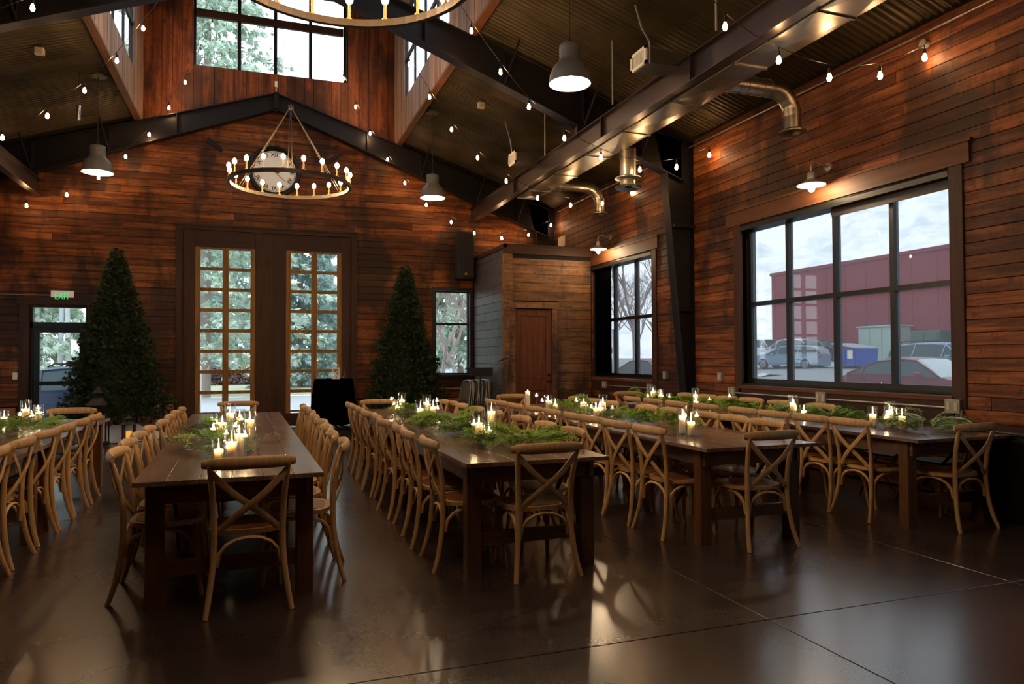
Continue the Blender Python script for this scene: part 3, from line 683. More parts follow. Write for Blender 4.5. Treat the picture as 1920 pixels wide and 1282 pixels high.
for ln, wd, ang, nm in ((.31, .008, -132, 'minute_hand'), (.2, .013, -281, 'hour_hand')):
    a = math.radians(90+ang); d = Vector((math.cos(a), 0, math.sin(a))); p = Vector((-d.z, 0, d.x))
    MB().add([Vector((0, -.045, 0))-d*.1+p*wd, Vector((0, -.045, 0))-d*.1-p*wd, Vector((0, -.045, 0))+d*ln-p*wd*.3, Vector((0, -.045, 0))+d*ln+p*wd*.3,
              Vector((0, -.048, 0))-d*.1+p*wd, Vector((0, -.048, 0))-d*.1-p*wd, Vector((0, -.048, 0))+d*ln-p*wd*.3, Vector((0, -.048, 0))+d*ln+p*wd*.3],
             [(0, 1, 2, 3), (7, 6, 5, 4), (0, 4, 5, 1), (1, 5, 6, 2), (2, 6, 7, 3), (3, 7, 4, 0)]).build(nm, M['steel'], r)

# ------------------------------------------------------------------ chandeliers
def chandelier(x, y, z, label):
    r = thing('ring_chandelier', label, 'chandelier', (x, y, z)); R = .73; n = 56
    vs = []; fs = []
    prof = [(R-.016, -.022), (R+.016, -.022), (R+.016, .022), (R-.016, .022)]
    for k in range(n):
        a = 2*PI*k/n
        for q, h in prof: vs.append((q*math.cos(a), q*math.sin(a), h))
    for k in range(n):
        for j in range(4): fs.append((k*4+j, ((k+1) % n)*4+j, ((k+1) % n)*4+(j+1) % 4, k*4+(j+1) % 4))
    MB().add(vs, fs).build('ring', M['rust'], r)
    for k in range(20):
        a = 2*PI*(k+.5)/20; c = (R*math.cos(a), R*math.sin(a), 0)
        s = smooth_angle(MB().lathe([(.02, .02), (.02, .03), (.009, .032), (.009, .115), (.012, .12)], 8, c).build('candle_sleeve', M['sash_z'], r), 40)
        smooth_angle(MB().lathe([(.004, .118), (.018, .132), (.026, .152), (.022, .172), (.008, .19), (0, .193)], 8, c).build('bulb', M['cbulb'], s), 80)
    top = .98
    for k in range(3):
        a = PI/2*.3+2*PI*k/3
        for da in (-.035, .035): MB().sweep([((R-.01)*math.cos(a+da), (R-.01)*math.sin(a+da), .02), (.012*math.cos(a), .012*math.sin(a), top)], .006, 6).build('hanging_rod', M['rust'], r)
    MB().lathe([(.03, top-.02), (.035, top), (.03, top+.03), (.008, top+.04)], 12).build('hub', M['rust'], r)
    MB().sweep([(0, 0, top+.03), (0, 0, 10.1-z)], .005, 6).build('cable', M['steel'], r)
    return r
chandelier(.40, 9.40, 3.64, 'large ring chandelier of bulbs in front of the wall clock')
chandelier(.44, 3.92, 3.60, 'near ring chandelier cut off by the top edge of the photo')

# ------------------------------------------------------------------ pendants
def pendant():
    r = thing('pendant_lamp', '', 'pendant lamp')
    prof = [(.105, .45), (.118, .44), (.12, .40), (.118, .28), (.135, .25), (.19, .19), (.228, .1), (.24, 0)]
    inner = [(p[0]-.006, p[1]-.004 if i else p[1]-.01) for i, p in enumerate(prof)][::-1]; inner[0] = (.234, 0)
    o = smooth_angle(MB().lathe([(0, .452)]+prof, 40, cap=False).build('shade', M['shade'], r), 60)
    smooth_angle(MB().lathe(inner+[(0, .44)], 40, cap=False).build('shade_lining', M['white'], o), 60)
    smooth_angle(MB().lathe([(0, .08), (.035, .1), (.045, .14), (.035, .18), (.018, .21), (.018, .3), (0, .3)], 10).build('bulb', M['pbulb'], r), 80)
    MB().lathe([(.02, .45), (.02, .5), (.006, .52)], 10).build('cap', M['steel'], r)
    return r
pm = Maker(pendant)
for x, y, z, l in ((3.35, 7.4, 4.56, 'largest grey bell pendant hanging near the white air register'), (3.2, 13.5, 4.54, 'grey bell pendant hanging beside the far right rafter'), (-2.5, 13.5, 4.56, 'grey bell pendant hanging at the left over the exit door side')):
    p = pm((x, y, z), 0, l, 'grey bell pendants')
    MB().sweep([(0, 0, .5), (0, 0, ceil_z(x)-z)], .005, 6).build('cord', M['steel'], p)
    MB().lathe([(.0, 0), (.13, 0), (.15, .03), (.0, .03)], 20, (0, 0, ceil_z(x)-z-.03)).build('ceiling_canopy', M['steel'], p)

# ------------------------------------------------------------------ wall lamps over the windows
def walllamp():
    r = thing('gooseneck_lamp', '', 'wall lamp')        # origin at shade rim centre, wall toward +x
    smooth_angle(MB().lathe([(.17, 0), (.165, .012), (.09, .05), (.05, .075), (.045, .15), (.03, .17), (0, .172)], 28, cap=False).build('shade', M['rod'], r), 50)
    smooth_angle(MB().lathe([(0, .07), (.045, .07), (.088, .045), (.162, .006)], 28, cap=False).build('shade_lining', M['white'], r), 50)
    MB().sweep([(0, 0, .17), (.0, 0, .24), (.07, 0, .29), (.16, 0, .27), (.27, 0, .25)], .013, 8, sub=4).build('arm', M['rod'], r)
    smooth_angle(MB().lathe([(.055, 0), (.055, .03), (.03, .04)], 16).xf(Matrix.Translation((.29, 0, .25)) @ Matrix.Rotation(-PI/2, 4, 'Y')).build('wall_plate', M['box'], r), 40)
    smooth_angle(MB().lathe([(0, -.085), (.028, -.072), (.038, -.045), (.028, -.005), (.015, .03), (.015, .06)], 10).build('bulb', M['wbulb'], r), 80)
    return r
wm_ = Maker(walllamp)
wm_((6.44, 7.05, 3.56), 0, 'lit gooseneck lamp above the large right window', 'gooseneck lamps above the windows')
wm_((6.44, 12.9, 3.61), 0, 'lit gooseneck lamp above the far right window beside the closet', 'gooseneck lamps above the windows')

# ------------------------------------------------------------------ string lights
def string(label, ends, bulbs):
    r = thing('string_light', label, 'string light')
    anc = [Vector((x, y, z+.13)) for x, y, z in bulbs]
    pts = ([Vector(ends[0])] if ends[0] else [])+anc+([Vector(ends[1])] if ends[1] else [])
    MB().sweep(pts, .004, 5, sub=2).build('cord', M['black'], r)
    for x, y, z in bulbs:
        MB().lathe([(.004, .13), (.006, .09), (.014, .085), (.016, .045), (.012, .04)], 8, (x, y, z)).build('socket', M['black'], r)
        smooth_angle(MB().lathe([(0, -.042), (.016, -.036), (.025, -.014), (.022, .01), (.012, .035), (.008, .042)], 8, (x, y, z)).build('bulb', M['bulb'], r), 80)
STRANDS = [
    ('farthest right strand of bulbs swagging toward the closet corner', (1.2, 15.6, 8.9), (6.72, 15.6, 4.9),
     [(1.74, 15.6, 7.46), (2.0, 15.6, 6.88), (2.31, 15.6, 6.33), (2.69, 15.6, 5.8), (3.07, 15.6, 5.31), (3.55, 15.6, 4.86), (4.12, 15.6, 4.51), (4.66, 15.6, 4.29), (5.32, 15.6, 4.21), (5.98, 15.6, 4.32), (6.55, 15.6, 4.58)]),
    ('strand of bulbs swagging past the far air register to the steel column', (1.7, 12, 7.9), (6.74, 11.6, 4.9),
     [(2.13, 12.0, 7.01), (2.44, 12.0, 6.46), (2.79, 12.0, 5.94), (3.18, 12.0, 5.42), (3.65, 12.0, 4.97), (4.18, 12.0, 4.6), (4.78, 12.0, 4.34), (5.43, 12.0, 4.25), (6.08, 12.0, 4.33), (6.7, 12.0, 4.57)]),
    ('strand of bulbs crossing under the right beam by the drop diffuser', (2.2, 9.35, 6.8), (6.74, 9.2, 4.9),
     [(2.76, 9.35, 5.93), (3.18, 9.35, 5.42), (3.6, 9.35, 4.98), (4.14, 9.35, 4.59), (4.72, 9.35, 4.36), (5.36, 9.35, 4.24), (5.99, 9.35, 4.33), (6.58, 9.35, 4.57)]),
    ('nearest right strand of bulbs crossing the beam above the large window', (3.4, 5.75, 5.5), (6.7, 5.66, 4.83),
     [(4.24, 5.75, 4.63), (4.87, 5.75, 4.39), (5.5, 5.75, 4.3), (6.1, 5.68, 4.37), (6.63, 5.6, 4.6)]),
    ('farthest left strand of bulbs descending beside the clock wall', (-0.5, 15.6, 9.4), (-5.6, 15.6, 4.9),
     [(-0.86, 15.6, 8.22), (-1.08, 15.6, 7.63), (-1.36, 15.6, 6.99), (-1.65, 15.6, 6.44), (-2.0, 15.6, 5.87), (-2.41, 15.6, 5.4), (-2.87, 15.6, 4.95), (-3.4, 15.6, 4.58), (-4.05, 15.6, 4.33)]),
    ('left strand of bulbs descending past the hanging spotlight', (-1.1, 12, 7.4), (-5.4, 12, 4.9),
     [(-1.63, 12.0, 6.46), (-1.98, 12.0, 5.92), (-2.4, 12.0, 5.42), (-2.87, 12.0, 4.99), (-3.42, 12.0, 4.62)]),
    ('single bulb strand at the top left corner', (-1.4, 9.35, 6.6), (-3.9, 9.35, 4.7),
     [(-2.39, 9.35, 5.42)]),
]
for lab, e0, e1, pts in STRANDS: string(lab, (e0, e1), pts)

# ------------------------------------------------------------------ cross-back chairs (origin on the floor under the seat, facing +y)
def chair():
    r = thing('crossback_chair', '', 'chair')
    m = MB(); poly = []
    for k in range(28):
        a = 2*PI*k/28; c, s_ = math.cos(a), math.sin(a); e = .62
        x = math.copysign(abs(c)**e, c)*.225; yy = math.copysign(abs(s_)**e, s_)*.21
        x *= 1+.08*(yy/.21); poly.append((x, yy-.0))
    m.prism(poly, .435, .462); smooth_angle(m.build('seat', M['chair'], r), 40)
    MB().prism([(x*.84, yy*.84) for x, yy in poly], .46, .4655).build('seat_panel', M['seat'], r)
    for sx in (1, -1):
        back = [(sx*.232, -.30, .0), (sx*.212, -.262, .12), (sx*.192, -.235, .28), (sx*.186, -.225, .45), (sx*.192, -.235, .62), (sx*.205, -.27, .78), (sx*.212, -.295, .85)]
        smooth_angle(MB().sweep(back, [.0155, .0175, .0185, .019, .018, .0175, .016], 8, sub=3).build('rear_leg', M['chair'], r), 60)
        front = [(sx*.212, .215, 0), (sx*.2, .195, .14), (sx*.193, .18, .3), (sx*.192, .172, .44)]
        smooth_angle(MB().sweep(front, [.0145, .0165, .0175, .0175], 8, sub=2).build('front_leg', M['chair'], r), 60)
        # cross slat bows slightly backwards in the middle
        sl = [(sx*.205, -.285, .81), (sx*.10, -.288-(.008 if sx > 0 else 0), .70), (0, -.272-(.012 if sx > 0 else 0), .615), (-sx*.09, -.25-(.008 if sx > 0 else 0), .54), (-sx*.165, -.222, .462)]
        smooth_angle(MB().sweep(sl, .0205, 8, sub=2, flat=(.34, 1.0), up=(0, 1, 0)).build('cross_slat', M['chair'], r), 60)
    cr = []; 
    for k in range(13):
        t_ = -1+2*k/12; cr.append((t_*.252, -.325+.052*abs(t_)**2.4, .862-.004*abs(t_)**3))
    rad = [.023, .032, .036]+[.037]*7+[.036, .032, .023]
    smooth_angle(MB().sweep(cr, rad, 10, flat=(1.0, .52), up=(0, 0, 1)).build('crest_rail', M['chair'], r), 60)
    def arch(p0, p1, nm='brace_arch'):
        p0, p1 = Vector(p0), Vector(p1); L = []
        for k in range(9):
            t_ = k/8; q = p0.lerp(p1, .5-.5*math.cos(PI*t_)*1.0); L.append((q.x, q.y, .265+(.155)*math.sin(PI*t_)**.75))
        smooth_angle(MB().sweep(L, .0125, 6, sub=1).build(nm, M['chair'], r), 60)
    arch((-.172, -.222, 0), (.172, -.222, 0)); arch((-.175, .172, 0), (.175, .172, 0))
    arch((-.192, -.212, 0), (-.192, .165, 0)); arch((.192, -.212, 0), (.192, .165, 0))
    MB().sweep([(0, -.29, .615), (0, -.262, .615)], .007, 6).build('screw', M['brass'], r)
    return r
ch = Maker(chair)
ORD = ['first', 'second', 'third', 'fourth', 'fifth', 'sixth', 'seventh', 'eighth', 'ninth']
TN = {1: 'leftmost', 2: 'second', 3: 'middle', 4: 'fourth', 5: 'rightmost'}
def side_chairs(tno, side, x, ys, rots=None):
    for k, yy in enumerate(ys):
        # chairs on the left side of a table face +x, those on the right side face -x
        rz = (-PI/2 if side == 'left' else PI/2)+random.uniform(-.05, .05)
        if rots and k in rots: rz += rots[k]
        dx = random.uniform(-.02, .02)
        xc = x+(.30 if side == 'left' else -.30)+dx      # x is where the crest rails stand
        ch((xc, yy, 0), rz, 'crossback chair, %s from near end, %s side of %s long table%s' % (ORD[k], side, TN[tno], '' if tno in (1, 3, 5) else ' from left'),
           'crossback chairs around the long tables')
side_chairs(1, 'right', -1.56, [4.95, 5.5, 6.08, 6.75, 7.28, 7.85, 8.45])
side_chairs(2, 'left', -.83, [5.05, 5.57, 6.1, 6.65, 7.25, 7.9, 8.5, 9.1])
side_chairs(2, 'right', .56, [5.08, 5.62, 6.18, 6.72, 7.3, 7.95, 8.55, 9.15], {0: -.05})
side_chairs(3, 'left', 1.13, [4.98, 5.62, 6.08, 6.73, 7.29, 7.83, 8.43, 8.95, 9.36])
side_chairs(3, 'right', 2.40, [5.22, 5.78, 6.45, 7.27, 7.86, 8.48, 9.02, 9.37])
side_chairs(4, 'left', 3.02, [5.2, 5.74, 6.27, 6.68, 7.25, 7.81, 8.34, 8.94, 9.35])
side_chairs(4, 'right', 4.31, [5.27, 5.76, 6.22, 6.83, 7.38, 8.28, 8.8, 9.35])
side_chairs(5, 'left', 5.04, [5.09, 5.58, 6.1, 6.65, 7.35, 7.95, 8.55, 9.1])
side_chairs(5, 'right', 6.33, [6.80, 7.47, 8.09, 8.58, 9.10, 9.6])
def head(x, y, near, tno, rz=0):
    ch((x, y, 0), (0 if near else PI)+rz, 'crossback chair at the %s end of the %s long table%s' % ('near' if near else 'far', TN[tno], '' if tno in (1, 3, 5) else ' from left'), 'crossback chairs around the long tables')
head(-.05, 4.67, True, 2, .06); head(1.80, 4.66, True, 3, .02); head(3.67, 4.75, True, 4, .02); head(5.64, 4.63, True, 5, .04)
head(-2.0, 9.23, False, 1); head(-.22, 9.85, False, 2); head(1.58, 9.55, False, 3); head(3.70, 10.1, False, 4); head(5.72, 10.15, False, 5)

# ------------------------------------------------------------------ farmhouse tables (origin at centre on floor)
def table():
    r = thing('farmhouse_table', '', 'table'); W, L, H, T = 1.04, 2.66, .765, .027
    nb = 6; bw = W/nb
    for k in range(nb):
        x0 = -W/2+k*bw+.001; x1 = -W/2+(k+1)*bw-.001; dz = random.uniform(-.0006, .0006)
        MB().bbox(x0, x1, -L/2, L/2, H-T, H+dz, .0025).build('top_board', M['table'], r)
    ax, ay = W/2-.10, L/2-.20
    for s in (-1, 1):
        MB().box(min(s*ax, s*(ax+.03)), max(s*ax, s*(ax+.03)), -ay-.08, ay+.08, H-T-.125, H-T).build('apron', M['table'], r)
        MB().box(-ax, ax, s*ay+s*.05-.014, s*ay+s*.05+.014, H-T-.125, H-T).build('apron', M['table_x'], r)
        MB().box(-ax+.04, ax-.04, s*ay-.02, s*ay+.02, .18, .27).build('stretcher', M['table_x'], r)
        [MB().sweep([(s*.33, q*(ay-.06), H-T-.02), (s*.33, q*(ay-.52), .22)], .014, 4).build('fold_brace', M['steel'], r) for q in (-1, 1)]
        for q in (-1, 1):
            MB().bbox(s*ax-.05, s*ax+.05, q*ay-.05, q*ay+.05, 0, H-T-.003, .005).build('leg', M['table_z'], r)
            MB().sweep([(s*(ax+.03), q*(ay+.0), H-T-.055), (s*(ax+.037), q*ay, H-T-.055)], .009, 6).build('bolt', M['box'], r)
    return r
tm = Maker(table); TR = math.radians(.9)
TABX = {}
for tno, xn, xf, y0 in ((1, -2.10, -2.13, 4.2), (2, -.13, -.23, 4.48), (3, 1.80, 1.78, 4.49), (4, 3.69, 3.70, 4.58), (5, 5.62, 5.72, 4.42)):
    ys = [y0+1.33, y0+1.33+2.67]
    if tno in (4, 5): ys[1] = y0+4.02
    rz = math.atan2(-(xf-xn), 5.2)
    TABX[tno] = (xn, xf, y0)
    for k, yy in enumerate(ys):
        x = xn+(xf-xn)*(yy-y0)/5.2
        tm((x, yy, 0), rz, '%s half of the %s long wooden farmhouse table%s' % (('near', 'far')[k], TN[tno], '' if tno in (1, 3, 5) else ' counted from left'), 'farmhouse tables end to end')
TOP = .7655
# ------------------------------------------------------------------ candles and glassware
def cyl_glass(R, H):
    def f():
        r = thing('glass_cylinder', '', 'vase'); t_ = .0035
        smooth_angle(MB().lathe([(0, 0), (R-.002, 0), (R, .003), (R, H-.002), (R-t_/2, H), (R-t_, H-.002), (R-t_, .008), (0, .008)], 24, cap=False).build('glass_wall', M['vase'], r), 50)
        return r
    return f
def pillar(R, H):
    def f():
        r = thing('pillar_candle', '', 'candle')
        smooth_angle(MB().lathe([(R, 0), (R, H-.003), (R-.002, H), (R-.005, H-.002), (R*.6, H-.016), (0, H-.018)], 20).build('wax', M['wax'], r), 50)
        MB().sweep([(0, 0, H-.018), (.001, 0, H-.008)], .001, 4).build('wick', M['black'], r)
        smooth_angle(MB().lathe([(0, H-.012), (.0045, H-.006), (.0055, H+.001), (.0035, H+.012), (0, H+.024)], 8).build('flame', M['flame'], r), 80)
        return r
    return f
def stemholder(H):
    def f():
        r = thing('stemmed_tealight_glass', '', 'candle holder')
        smooth_angle(MB().lathe([(0, 0), (.034, 0), (.034, .003), (.008, .008), (.0045, .02), (.0045, H-.065), (.012, H-.055), (.031, H-.035), (.034, H), (.032, H), (.029, H-.034), (0, H-.048)], 18, cap=False).build('glass_stem_and_bowl', M['vase'], r), 50)
        return r
    return f
def tealight():
    r = thing('tealight', '', 'candle')
    MB().lathe([(.019, 0), (.0195, .014), (.016, .013), (0, .012)], 14).build('cup', M['wax'], r)
    smooth_angle(MB().lathe([(0, .012), (.005, .018), (.006, .024), (.0035, .034), (0, .044)], 8).build('flame', M['flame'], r), 80)
    return r
CYL = {'s': (.046, .15, .030, .075), 'm': (.050, .20, .031, .115), 't': (.052, .255, .033, .155), 'x': (.045, .30, .033, .22), 'p': (.040, .215, .033, .20)}
gm = {k: Maker(cyl_glass(v[0], v[1])) for k, v in CYL.items()}; pm2 = {k: Maker(pillar(v[2], v[3])) for k, v in CYL.items()}
sm = {k: Maker(stemholder(h)) for k, h in (('h', .20), ('l', .13))}; tl = Maker(tealight)
SZ = {'s': 'short', 'm': 'medium', 't': 'tall', 'x': 'tallest', 'p': 'slim'}
ITEMS = {
 1: [(-2.31, 8.95, 't'), (-2.22, 9.06, 'm'), (-2.38, 9.02, 'l'), (-2.19, 8.92, 'h'), (-2.30, 9.12, 's'), (-2.50, 8.93, 's')],
 2: [(-.235, 5.20, 's'), (-.155, 5.24, 'm'), (-.11, 5.36, 't'), (-.07, 5.19, 'h'), (-.045, 5.75, 'x'), (-.30, 5.80, 'h'), (-.22, 6.1, 'l'), (-.26, 6.35, 't'), (-.17, 6.75, 'l'), (-.33, 6.9, 'm'), (-.24, 7.5, 't'), (-.15, 7.45, 'm'), (-.12, 6.6, 'h')],
 3: [(1.60, 9.02, 'h'), (1.655, 9.14, 'l'), (1.66, 8.92, 's'), (1.73, 9.0, 't'), (1.60, 7.32, 't'), (1.90, 8.35, 't'), (1.93, 8.15, 'm'), (2.0, 8.22, 'l'), (2.06, 8.5, 'h'), (1.605, 5.40, 'h'), (1.69, 5.54, 't'), (1.77, 5.52, 'l'), (1.81, 5.66, 's'), (1.90, 5.86, 'x')],
 4: [(3.62, 9.5, 'p'), (3.60, 9.12, 'h'), (3.66, 9.06, 'l'), (3.62, 8.75, 'm'), (3.70, 8.70, 's'), (3.62, 7.87, 'h'), (3.62, 7.66, 't'), (3.73, 7.68, 'l'), (3.56, 7.22, 'm'), (3.64, 7.26, 'm'), (3.80, 7.52, 't'), (3.86, 7.40, 'l'), (3.575, 5.52, 't'), (3.57, 5.38, 'm'), (3.655, 5.42, 'h')],
 5: [(5.67, 9.55, 't'), (5.77, 9.5, 'm'), (5.86, 9.4, 's'), (5.55, 9.5, 'l'), (5.75, 8.55, 't'), (5.69, 8.45, 's'), (5.80, 8.3, 'l'), (5.83, 7.9, 'h'), (5.68, 6.55, 't'), (5.72, 6.42, 's'), (5.87, 6.75, 'm'), (5.66, 5.42, 'm'), (5.655, 5.26, 'l'), (5.70, 5.26, 't'), (5.70, 5.12, 'm')]}
for tno, L in ITEMS.items():
    rank = {k: i for i, k in enumerate(sorted(range(len(L)), key=lambda q: L[q][1]))}
    for k, (x, y, kind) in enumerate(L):
        ordn = ORD[rank[k]] if rank[k] < 9 else ['tenth', 'eleventh', 'twelfth', 'thirteenth', 'fourteenth', 'fifteenth'][rank[k]-9]
        where = 'candle spot %s from near end of %s table' % (ordn, TN[tno])
        if kind in 'smtxp':
            gm[kind]((x, y, TOP), 0, '%s clear glass cylinder, %s' % (SZ[kind], where), 'glass cylinders on the tables')
            pm2[kind]((x, y, TOP+.0085), 0, '%s lit ivory pillar candle, %s' % (SZ[kind], where), 'pillar candles on the tables')
        else:
            H = .20 if kind == 'h' else .13
            sm[kind]((x, y, TOP), 0, '%s stemmed glass tealight holder, %s' % ('tall' if kind == 'h' else 'low', where), 'stemmed holders on the tables')
            tl((x, y, TOP+H-.042), 0, 'lit tealight in %s stemmed glass, %s' % ('tall' if kind == 'h' else 'low', where), 'tealights on the tables')

# ------------------------------------------------------------------ greenery
def frond_mesh(L=.24, curve=.4, seed=0):
    rr = random.Random(seed); vs = []; fs = []
    def spine(t_): return Vector((0, L*t_, L*(.32*math.sin(curve*3*t_)-.25*t_*t_)))
    def quad(a, b, w_):
        d = (b-a).normalized(); n = d.cross(Vector((rr.uniform(-.3, .3), rr.uniform(-.3, .3), 1))).normalized()*w_; o = len(vs)
        vs.extend([a, (a+b)/2+n, b, (a+b)/2-n]); fs.append((o, o+1, o+2, o+3))
    quad(spine(0), spine(.5), .003); quad(spine(.5), spine(1), .002)
    for k in range(13):
        t_ = .08+.9*k/13
        for s in (-1, 1):
            p = spine(t_); ln = L*.34*(1-.62*t_)*rr.uniform(.8, 1.2); d = Vector((s*1, .75, rr.uniform(-.25, .35))).normalized(); q = p+d*ln
            quad(p, q, .0035)
            for j in range(3):
                m_ = p.lerp(q, .3+.25*j)
                for s2 in (-1, 1):
                    e = (d+Vector((-s*s2*.8, s2*.8, rr.uniform(-.2, .5)))).normalized(); quad(m_, m_+e*ln*.33, .0045)
    me = bpy.data.meshes.new('frond'); me.from_pydata([tuple(v) for v in vs], [], fs); me.materials.append(M['fern']); return me
FM = [frond_mesh(.24, .4+.15*k, k) for k in range(5)]
def greenery(x, y, lx, ly, h, n, label, z=TOP):
    r = thing('fern_garland', label, 'greenery', (x, y, z), 0, 'loose fern garlands on the tables')
    for k in range(n):
        a = random.uniform(0, 2*PI); q = math.sqrt(random.random()); px, py = q*math.cos(a)*lx, q*math.sin(a)*ly
        o = obj('frond', random.choice(FM), r, (px, py, .012+h*(1-q*q)*random.random()))
        yaw = a-PI/2+random.uniform(-1.1, 1.1); o.rotation_euler = (random.uniform(-.05, .55)*(1-q*.8), random.uniform(-.4, .4), yaw); o.scale = [random.uniform(.75, 1.15)]*3
for (x, y, lx, ly, h, n, l) in (
    (-2.1, 7.95, .16, .55, .08, 40, 'green fern garland on the leftmost table at the photo edge'),
    (-.32, 5.95, .13, .45, .09, 26, 'sparse fern sprigs around candles on the second table from left'),
    (-.02, 6.15, .10, .25, .04, 8, 'thin fern sprig right of the tall candle on the second table'),
    (-.22, 7.0, .12, .30, .08, 14, 'fern sprigs among the far candles of the second table'),
    (1.74, 8.55, .09, .26, .09, 22, 'small fern clump beside the far candles of the middle table'),
    (1.74, 6.75, .16, .78, .12, 75, 'long fern garland along the middle of the middle table'),
    (1.93, 5.28, .26, .26, .10, 55, 'bushy fern clump nearest the camera on the middle table'),
    (3.75, 8.30, .12, .34, .08, 24, 'small fern clump at the far half of the fourth table'),
    (3.66, 7.5, .06, .15, .22, 10, 'upright fern sprigs between the candle cylinders of the fourth table'),
    (3.82, 6.62, .17, .62, .08, 55, 'long fern garland along the middle of the fourth table'),
    (5.62, 9.75, .10, .25, .14, 22, 'fern clump at the far end of the rightmost table'),
    (5.82, 8.95, .14, .40, .05, 30, 'low fern garland at the far half of the rightmost table'),
    (5.80, 8.1, .12, .35, .07, 26, 'fern clump behind the small candles of the rightmost table'),
    (5.82, 7.25, .12, .50, .05, 30, 'low fern garland at the middle of the rightmost table'),
    (5.78, 6.2, .13, .50, .09, 36, 'fern garland between the candle groups of the rightmost table'),
    (5.84, 4.98, .22, .26, .08, 40, 'fern clump nearest the camera on the rightmost table')):
    greenery(x, y, lx, ly, h, n, l)

def leaf_cloud(P, D, size, droop=.0, nleaf=5, wid=.16, seed=0):
    """fans of narrow needles at points P pointing along D (numpy)"""
    g = np.random.default_rng(seed); n = len(P); V = np.zeros((n, nleaf, 4, 3)); 
    D = D/np.linalg.norm(D, axis=1, keepdims=True)
    up = np.cross(D, g.normal(size=(n, 3))); up /= np.linalg.norm(up, axis=1, keepdims=True)+1e-9; sd = np.cross(D, up)
    S = size*g.uniform(.6, 1.3, n)
    for k in range(nleaf):
        a = (k-(nleaf-1)/2)*(1.1/nleaf*1.6); d = D*math.cos(a)+sd*math.sin(a)+up*g.uniform(-.35, .35, (n, 1)); d[:, 2] -= droop
        d /= np.linalg.norm(d, axis=1, keepdims=True); L = (S*(1-.35*abs(a)))[:, None]; w_ = np.cross(d, up); w_ /= np.linalg.norm(w_, axis=1, keepdims=True)+1e-9
        V[:, k, 0] = P; V[:, k, 1] = P+d*L*.55+w_*L*wid; V[:, k, 2] = P+d*L; V[:, k, 3] = P+d*L*.55-w_*L*wid
    V = V.reshape(-1, 3); F = np.arange(len(V)).reshape(-1, 4)
    return V, F
def np_mesh(name, V, F, mat, parent=None):
    me = bpy.data.meshes.new(name); me.vertices.add(len(V)); me.vertices.foreach_set('co', V.astype('f').ravel())
    me.loops.add(F.size); me.loops.foreach_set('vertex_index', F.astype('i').ravel()); me.polygons.add(len(F)); me.polygons.foreach_set('loop_start', np.arange(len(F), dtype='i')*4)
    me.materials.append(mat); me.update(calc_edges=True); return obj(name, me, parent)
def fir(x, y, H, R, z0, label, n, seed):
    g = np.random.default_rng(seed); r = thing('artificial_fir_tree', label, 'tree', (x, y, 0))
    t_ = g.random(n)**.62; t_ = 1-t_; zz = z0+t_*(H-z0); rad = R*(1-t_)**.92+.045; tier = .10*np.sin(zz*19+g.uniform(0, .6, n))
    a = g.uniform(0, 2*PI, n); lump = 1+.10*np.sin(a*5+zz*3)+.07*np.sin(a*3-zz*7); q = g.uniform(.55, 1.06, n)*lump+tier*.6
    P = np.stack([np.cos(a)*rad*q, np.sin(a)*rad*q, zz], 1); D = np.stack([np.cos(a), np.sin(a), g.uniform(-.25, .75, n)], 1)+g.normal(size=(n, 3))*.35
    V, F = leaf_cloud(P, D, .072, nleaf=6, wid=.10, seed=seed); o = np_mesh('foliage', V, F, M['leafdark'], r); o['kind'] = 'stuff'
    smooth_angle(MB().sweep([(0, 0, .02), (0, 0, H-.1)], [.05, .012], 8).build('trunk', M['trunk'], r), 60)
    m = MB(); 
    for k in range(90):
        tt = k/90; aa = k*2.4; rz = R*(1-tt)**.92*.72; z = z0+tt*(H-z0); m.sweep([(0, 0, z), (rz*math.cos(aa), rz*math.sin(aa), z+.06)], [.008, .003], 3)
    m.build('branch', M['trunk'], r)
    core = MB().lathe([(0, z0+.02), (R*.62, z0+.08), (.02, H-.15)], 16); core.build('inner_foliage', M['leafdark'], r)
    MB().box(-.25, .25, -.02, .02, 0, .03).box(-.02, .02, -.25, .25, 0, .03).build('stand', M['steel'], r)
    return r
fir(-2.42, 14.88, 3.49, .84, .36, 'tall dark green fir tree between the exit door and the double doors', 13000, 3)
fir(2.98, 15.12, 3.42, .76, .40, 'tall dark green fir tree between the double doors and the small window', 12000, 5)
m = MB(); nseg = 22; pts = []
for k in range(nseg): a = 2*PI*k/nseg; q = .78+.12*math.sin(3*a)+.05*math.sin(7*a); pts.append((-2.3+q*math.cos(a)*1.05, 14.7+q*math.sin(a)*.75))
o = len(pts); vs = [(x, y, .012) for x, y in pts]+[(-2.3+(x+2.3)*.7, 14.7+(y-14.7)*.7, .07+.03*math.sin(i*2.1)) for i, (x, y) in enumerate(pts)]+[(-2.3+(x+2.3)*.3, 14.75+(y-14.75)*.3, .24+.04*math.cos(i*1.7)) for i, (x, y) in enumerate(pts)]
m.add(vs, [(i, (i+1) % o, o+(i+1) % o, o+i) for i in range(o)]+[(o+i, o+(i+1) % o, 2*o+(i+1) % o, 2*o+i) for i in range(o)]+[tuple(range(2*o, 3*o))])
tag(smooth_angle(m.build('tree_skirt', M['snowcloth']), 80), 'white fleece skirt heaped under the left fir tree', 'tree skirt')

